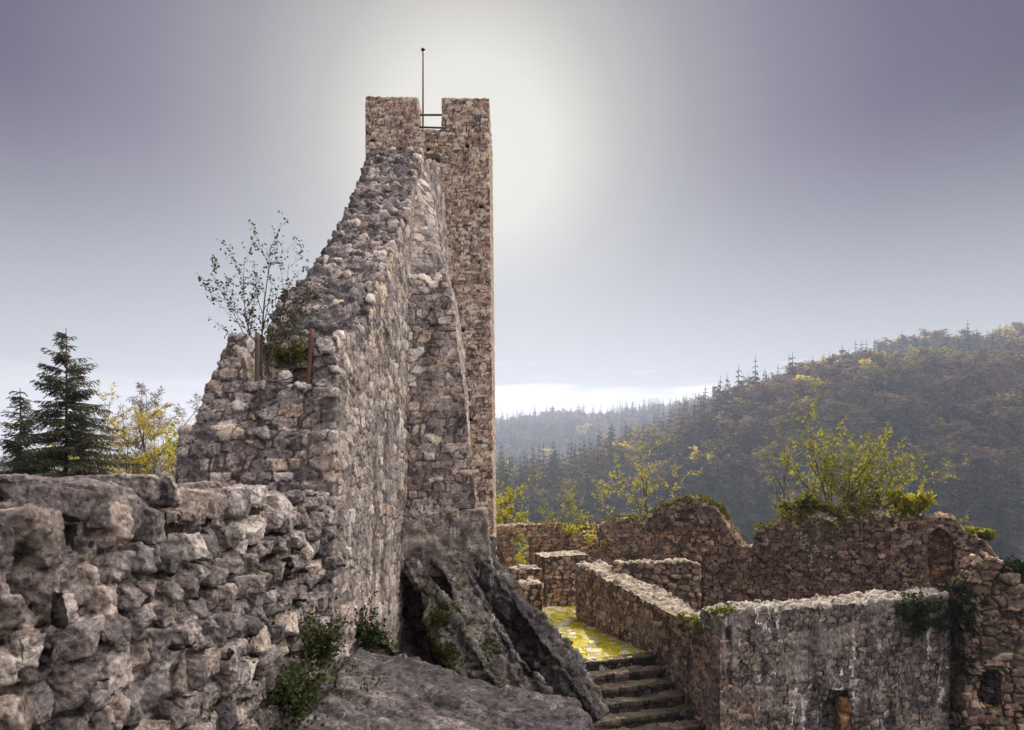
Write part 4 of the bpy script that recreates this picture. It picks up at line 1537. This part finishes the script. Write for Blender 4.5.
cfgw = dict(seg=(6, 4), wob=(.18, .3), trop=(-.12, -.05), kids=(7,), t0=(.25,), ang=(45,), ratio=(.3,), lps=2, leaf_lv=1, taper=.8)
tree('blossom_twig', wpt(806, 522, -.10), cfgw, [((0, 0, 0), (.10, -.12, -1), 1.25, .012), ((.1, 0, 0), (.45, -.10, -1), 1.9, .012), ((-.05, 0, 0), (-.15, -.12, -1), .8, .010)], .10, L_white, M_bark,
     'twig of white blossom hanging down the face of the hall wall', 'blossom', 33, per=1, spread=.05, crown='blossom', trunk='stem', asp=.42, leafprob=.8)
# moss and grass on wall tops
surfpatch('moss', [(bw, wpt(685, 499, .45), (1.0, .8, .3), 1500, .3), (bw, wpt(655, 509, .45), (.9, .7, .3), 1200, .3), (bw, wpt(620, 520, .45), (1.6, 1.0, .3), 1300, .4), (bw, wpt(765, 527, .4), (.5, .5, .3), 700, .3),
                   (bw, wpt(722, 515, .4), (.5, .5, .6), 600, .1), (lw, P(570, 524, 29.2), (1.2, .8, .3), 500, .4)],
          .10, L_moss, 'yellow green moss and grass along the hall wall top', 'moss', 34, kind='stuff', up=.5, asp=.25)
surfpatch('moss', [(sw, P(700, 612, 16.5), (.4, .5, .3), 1500, .2), (nr, P(722, 612, 15.7), (.3, .4, .2), 500, .3)], .06, L_moss, 'moss cushion in the gap between stair wall and streaked wall', 'moss', 35, kind='stuff', up=.4)
leafpatch('creeper', [(P(590, 537, 27.6), (.12, .06, .25), 120), (P(571, 529, 28.7), (.25, .08, .12), 110), (P(607, 545, 26.9), (.15, .08, .2), 90)], .13, L_yel, 'yellow leaved creeper clinging to the corner of the back walls', 'creeper', 36)
# ivy on the right
surfpatch('ivy', [(nr, P(930, 617, 17.0), (.75, .6, .30), 2600, -.4), (rb, P(962, 612, 17.2), (.45, .8, .5), 1800, -.4), (rb, P(966, 650, 17.2), (.3, .6, .5), 700, -.4)], .085, L_ivy,
          'dark ivy hanging over the corner where streaked wall meets rubble', 'ivy', 37, lift=.14, up=-.5)
surfpatch('grass', [(cy, (1.9, 20.5, CF), (1.6, 3.0, .3), 7000, .3)], .05, L_grass, 'short yellow grass between the paving stones', 'grass', 38, kind='stuff', up=.6, asp=.18)
rs = random.Random(55)
for (pos_, sc, lab, sd_, lm) in ((P(1018, 586, 17.5), .55, 'dark evergreen shrub on the rubble at the right edge', 56, L_ivy),
                                  (wpt(972, 541, .45), .32, 'pale leaved shrub on the crumbled end of the hall wall', 57, L_bush)):
    stems = [((rs.uniform(-.5, .5), rs.uniform(-.3, .3), 0), (rs.uniform(-.6, .6), rs.uniform(-.5, .5), 1), sc * rs.uniform(.7, 1.2), .015) for i in range(14)]
    tree('shrub', pos_, cfgc, stems, .12, lm, M_barkd, lab, 'shrub', sd_, per=1, spread=.08, crown='leaves', trunk='stem')

# ------------------------------------------------------------------ trees near the walls
def spruce(loc, H, wid, seed, label):
    rs_ = random.Random(seed)
    t = empty('spruce_tree', loc)
    tag(t, label, 'tree')
    mb = MB()
    mb.tube([Vector((.02 * math.sin(i), .02 * math.cos(i * 1.3), H * i / 10)) for i in range(11)], [.13 * (1 - i / 10.3) + .006 for i in range(11)], 7)
    nd = MB()
    n = 70
    for i in range(n):
        t_ = (i + rs_.random()) / n
        Lb = wid * (1 - t_) ** .75 * rs_.uniform(.7, 1.2) + .10
        for j in range(7 if t_ < .85 else 4):
            a = rs_.uniform(0, 6.283)
            z = H * (.18 + .81 * min(1, max(0, t_ + rs_.uniform(-.012, .012))))
            o = Vector((math.cos(a), math.sin(a), 0))
            L = Lb * rs_.uniform(.6, 1.1)
            pth = []
            for s_ in range(6):
                w = s_ / 5
                pth.append(Vector((0, 0, z)) + o * L * w + Vector((0, 0, L * (.18 * w - .55 * w * w + .32 * w ** 3) + (.35 * L * w if t_ > .8 else 0))))
            mb.tube(pth, [.014 * (1 - .8 * k / 5) for k in range(6)], 3)
            k = max(5, int(L / .05))
            for q_ in range(k):
                w = .12 + .88 * (q_ + rs_.random()) / k
                f_ = min(w * 5, 4.999)
                ii = int(f_)
                p = pth[ii].lerp(pth[ii + 1], f_ - ii)
                sg = 1 if q_ % 2 else -1
                side = Vector((-o.y, o.x, 0)) * sg
                d = (side * .8 + o * .7 + Vector((0, 0, -rs_.uniform(.1, 1.3)))).normalized()
                l = (.13 + .30 * (1 - w) * min(1, L)) * rs_.uniform(.6, 1.2)
                m_ = max(3, int(l / .028))
                for e_ in range(m_):
                    pp = p + d * l * (e_ / m_)
                    for sgn in (-1, 1):
                        dd = (d * .8 + d.cross(Vector((0, 0, 1))) * sgn * .8 + rv(rs_) * .3).normalized()
                        sd_ = dd.cross(rv(rs_))
                        if sd_.length > .05:
                            nd.leaf(pp, dd, sd_.normalized(), .075 * rs_.uniform(.7, 1.3), .013)
    link('trunk', mb.mesh('trunk', M_barkd, True), t)
    link('crown', nd.mesh('crown', L_spruce), t)
    return t


def gz(x, y):
    return float(height(np.array([x]), np.array([y]))[0])


q = P(66, 328, 20.0)
z0 = gz(q.x, q.y)
spruce((q.x, q.y, z0), q.z - z0, 3.5, 41, 'tall dark spruce rising beyond the parapet wall, the taller of two')
q = P(20, 388, 20.6)
z0 = gz(q.x, q.y)
spruce((q.x, q.y, z0), q.z - z0, 2.2, 42, 'smaller dark spruce at the left edge beside the tall one')

cfgt = dict(seg=(7, 6, 5, 4), wob=(.07, .16, .22, .3), trop=(.03, .06, .04, .02), kids=(9, 6, 4), t0=(.30, .2, .2), ang=(40, 42, 42), ratio=(.48, .48, .5), lps=2, leaf_lv=2, taper=.8)
def btree(px, ytop, Y, name, lm, bark, lsz, label, seed, per=1, prob=.7, spread=.12, cfg=cfgt, lean=(0, 0), asp=.3):
    q_ = P(px, ytop, Y)
    z_ = gz(q_.x, q_.y)
    H = q_.z - z_
    L = H / 1.12
    return tree(name, (q_.x, q_.y, z_), cfg, [((0, 0, 0), (lean[0], lean[1], 1), L, H * .014)], lsz, lm, bark, label, 'tree', seed, per=per, spread=spread, leafprob=prob, asp=asp)


btree(148, 438, 26, 'golden_tree', L_gold, M_barkp, .075, 'golden leaved tree beyond the parapet wall, right of the spruce', 61, 6, .9)
btree(112, 432, 28, 'golden_tree', L_gold, M_barkp, .07, 'thin branched golden tree directly behind the tall spruce', 62, 5, .8)
btree(176, 450, 23, 'golden_tree', L_yel, M_bark, .08, 'lowest and brightest yellow tree against the foot of the ruin', 63, 5, .9)
btree(186, 376, 27, 'bare_tree', F_bare, M_bark, .20, 'bare spreading tree behind the left flank of the ruin', 64, 3, 1.0, spread=.10, asp=.06, cfg=dict(cfgt, ang=(62, 48, 42), t0=(.5, .15, .15), kids=(12, 7, 4), ratio=(.42, .5, .5), trop=(.0, .03, .02, .02)), lean=(-.17, 0))
btree(130, 440, 24, 'golden_tree', L_gold, M_barkp, .055, 'dense low golden tree between the spruce and the ruin', 75, 7, .9)
btree(96, 446, 25, 'golden_tree', L_gold, M_barkp, .055, 'golden tree peeking out low beside the trunk of the tall spruce', 76, 4, .7)
btree(8, 440, 30, 'bare_tree', L_gold, M_bark, .09, 'thin bare tree at the far left edge behind the smaller spruce', 65, 1, .3)
# beyond the courtyard
btree(652, 452, 40, 'young_tree', L_yel, M_bark, .11, 'young yellow green tree standing beyond the humped hall wall', 66, 2, .7)
btree(600, 492, 44, 'young_tree', L_yel, M_bark, .10, 'small thin yellow green tree beyond the middle of the back wall', 67, 2, .4)
btree(515, 496, 38, 'young_tree', L_yel, M_bark, .11, 'leafy bright yellow green tree behind the window wall by the tower', 68, 4, .9)
btree(500, 470, 42, 'young_tree', L_yel, M_bark, .10, 'taller sparse tree beside the tower edge behind the window wall', 69, 1, .4)
btree(548, 498, 46, 'young_tree', L_bush, M_bark, .10, 'olive green tree behind the window wall, right of the bright one', 70, 3, .7)
btree(790, 440, 60, 'young_tree', L_bush, M_bark, .12, 'olive tree behind the left side of the large bush', 71, 2, .5)
btree(912, 470, 50, 'young_tree', L_yel, M_bark, .12, 'yellow tree behind the small yellow bush on the hall wall', 72, 2, .6)
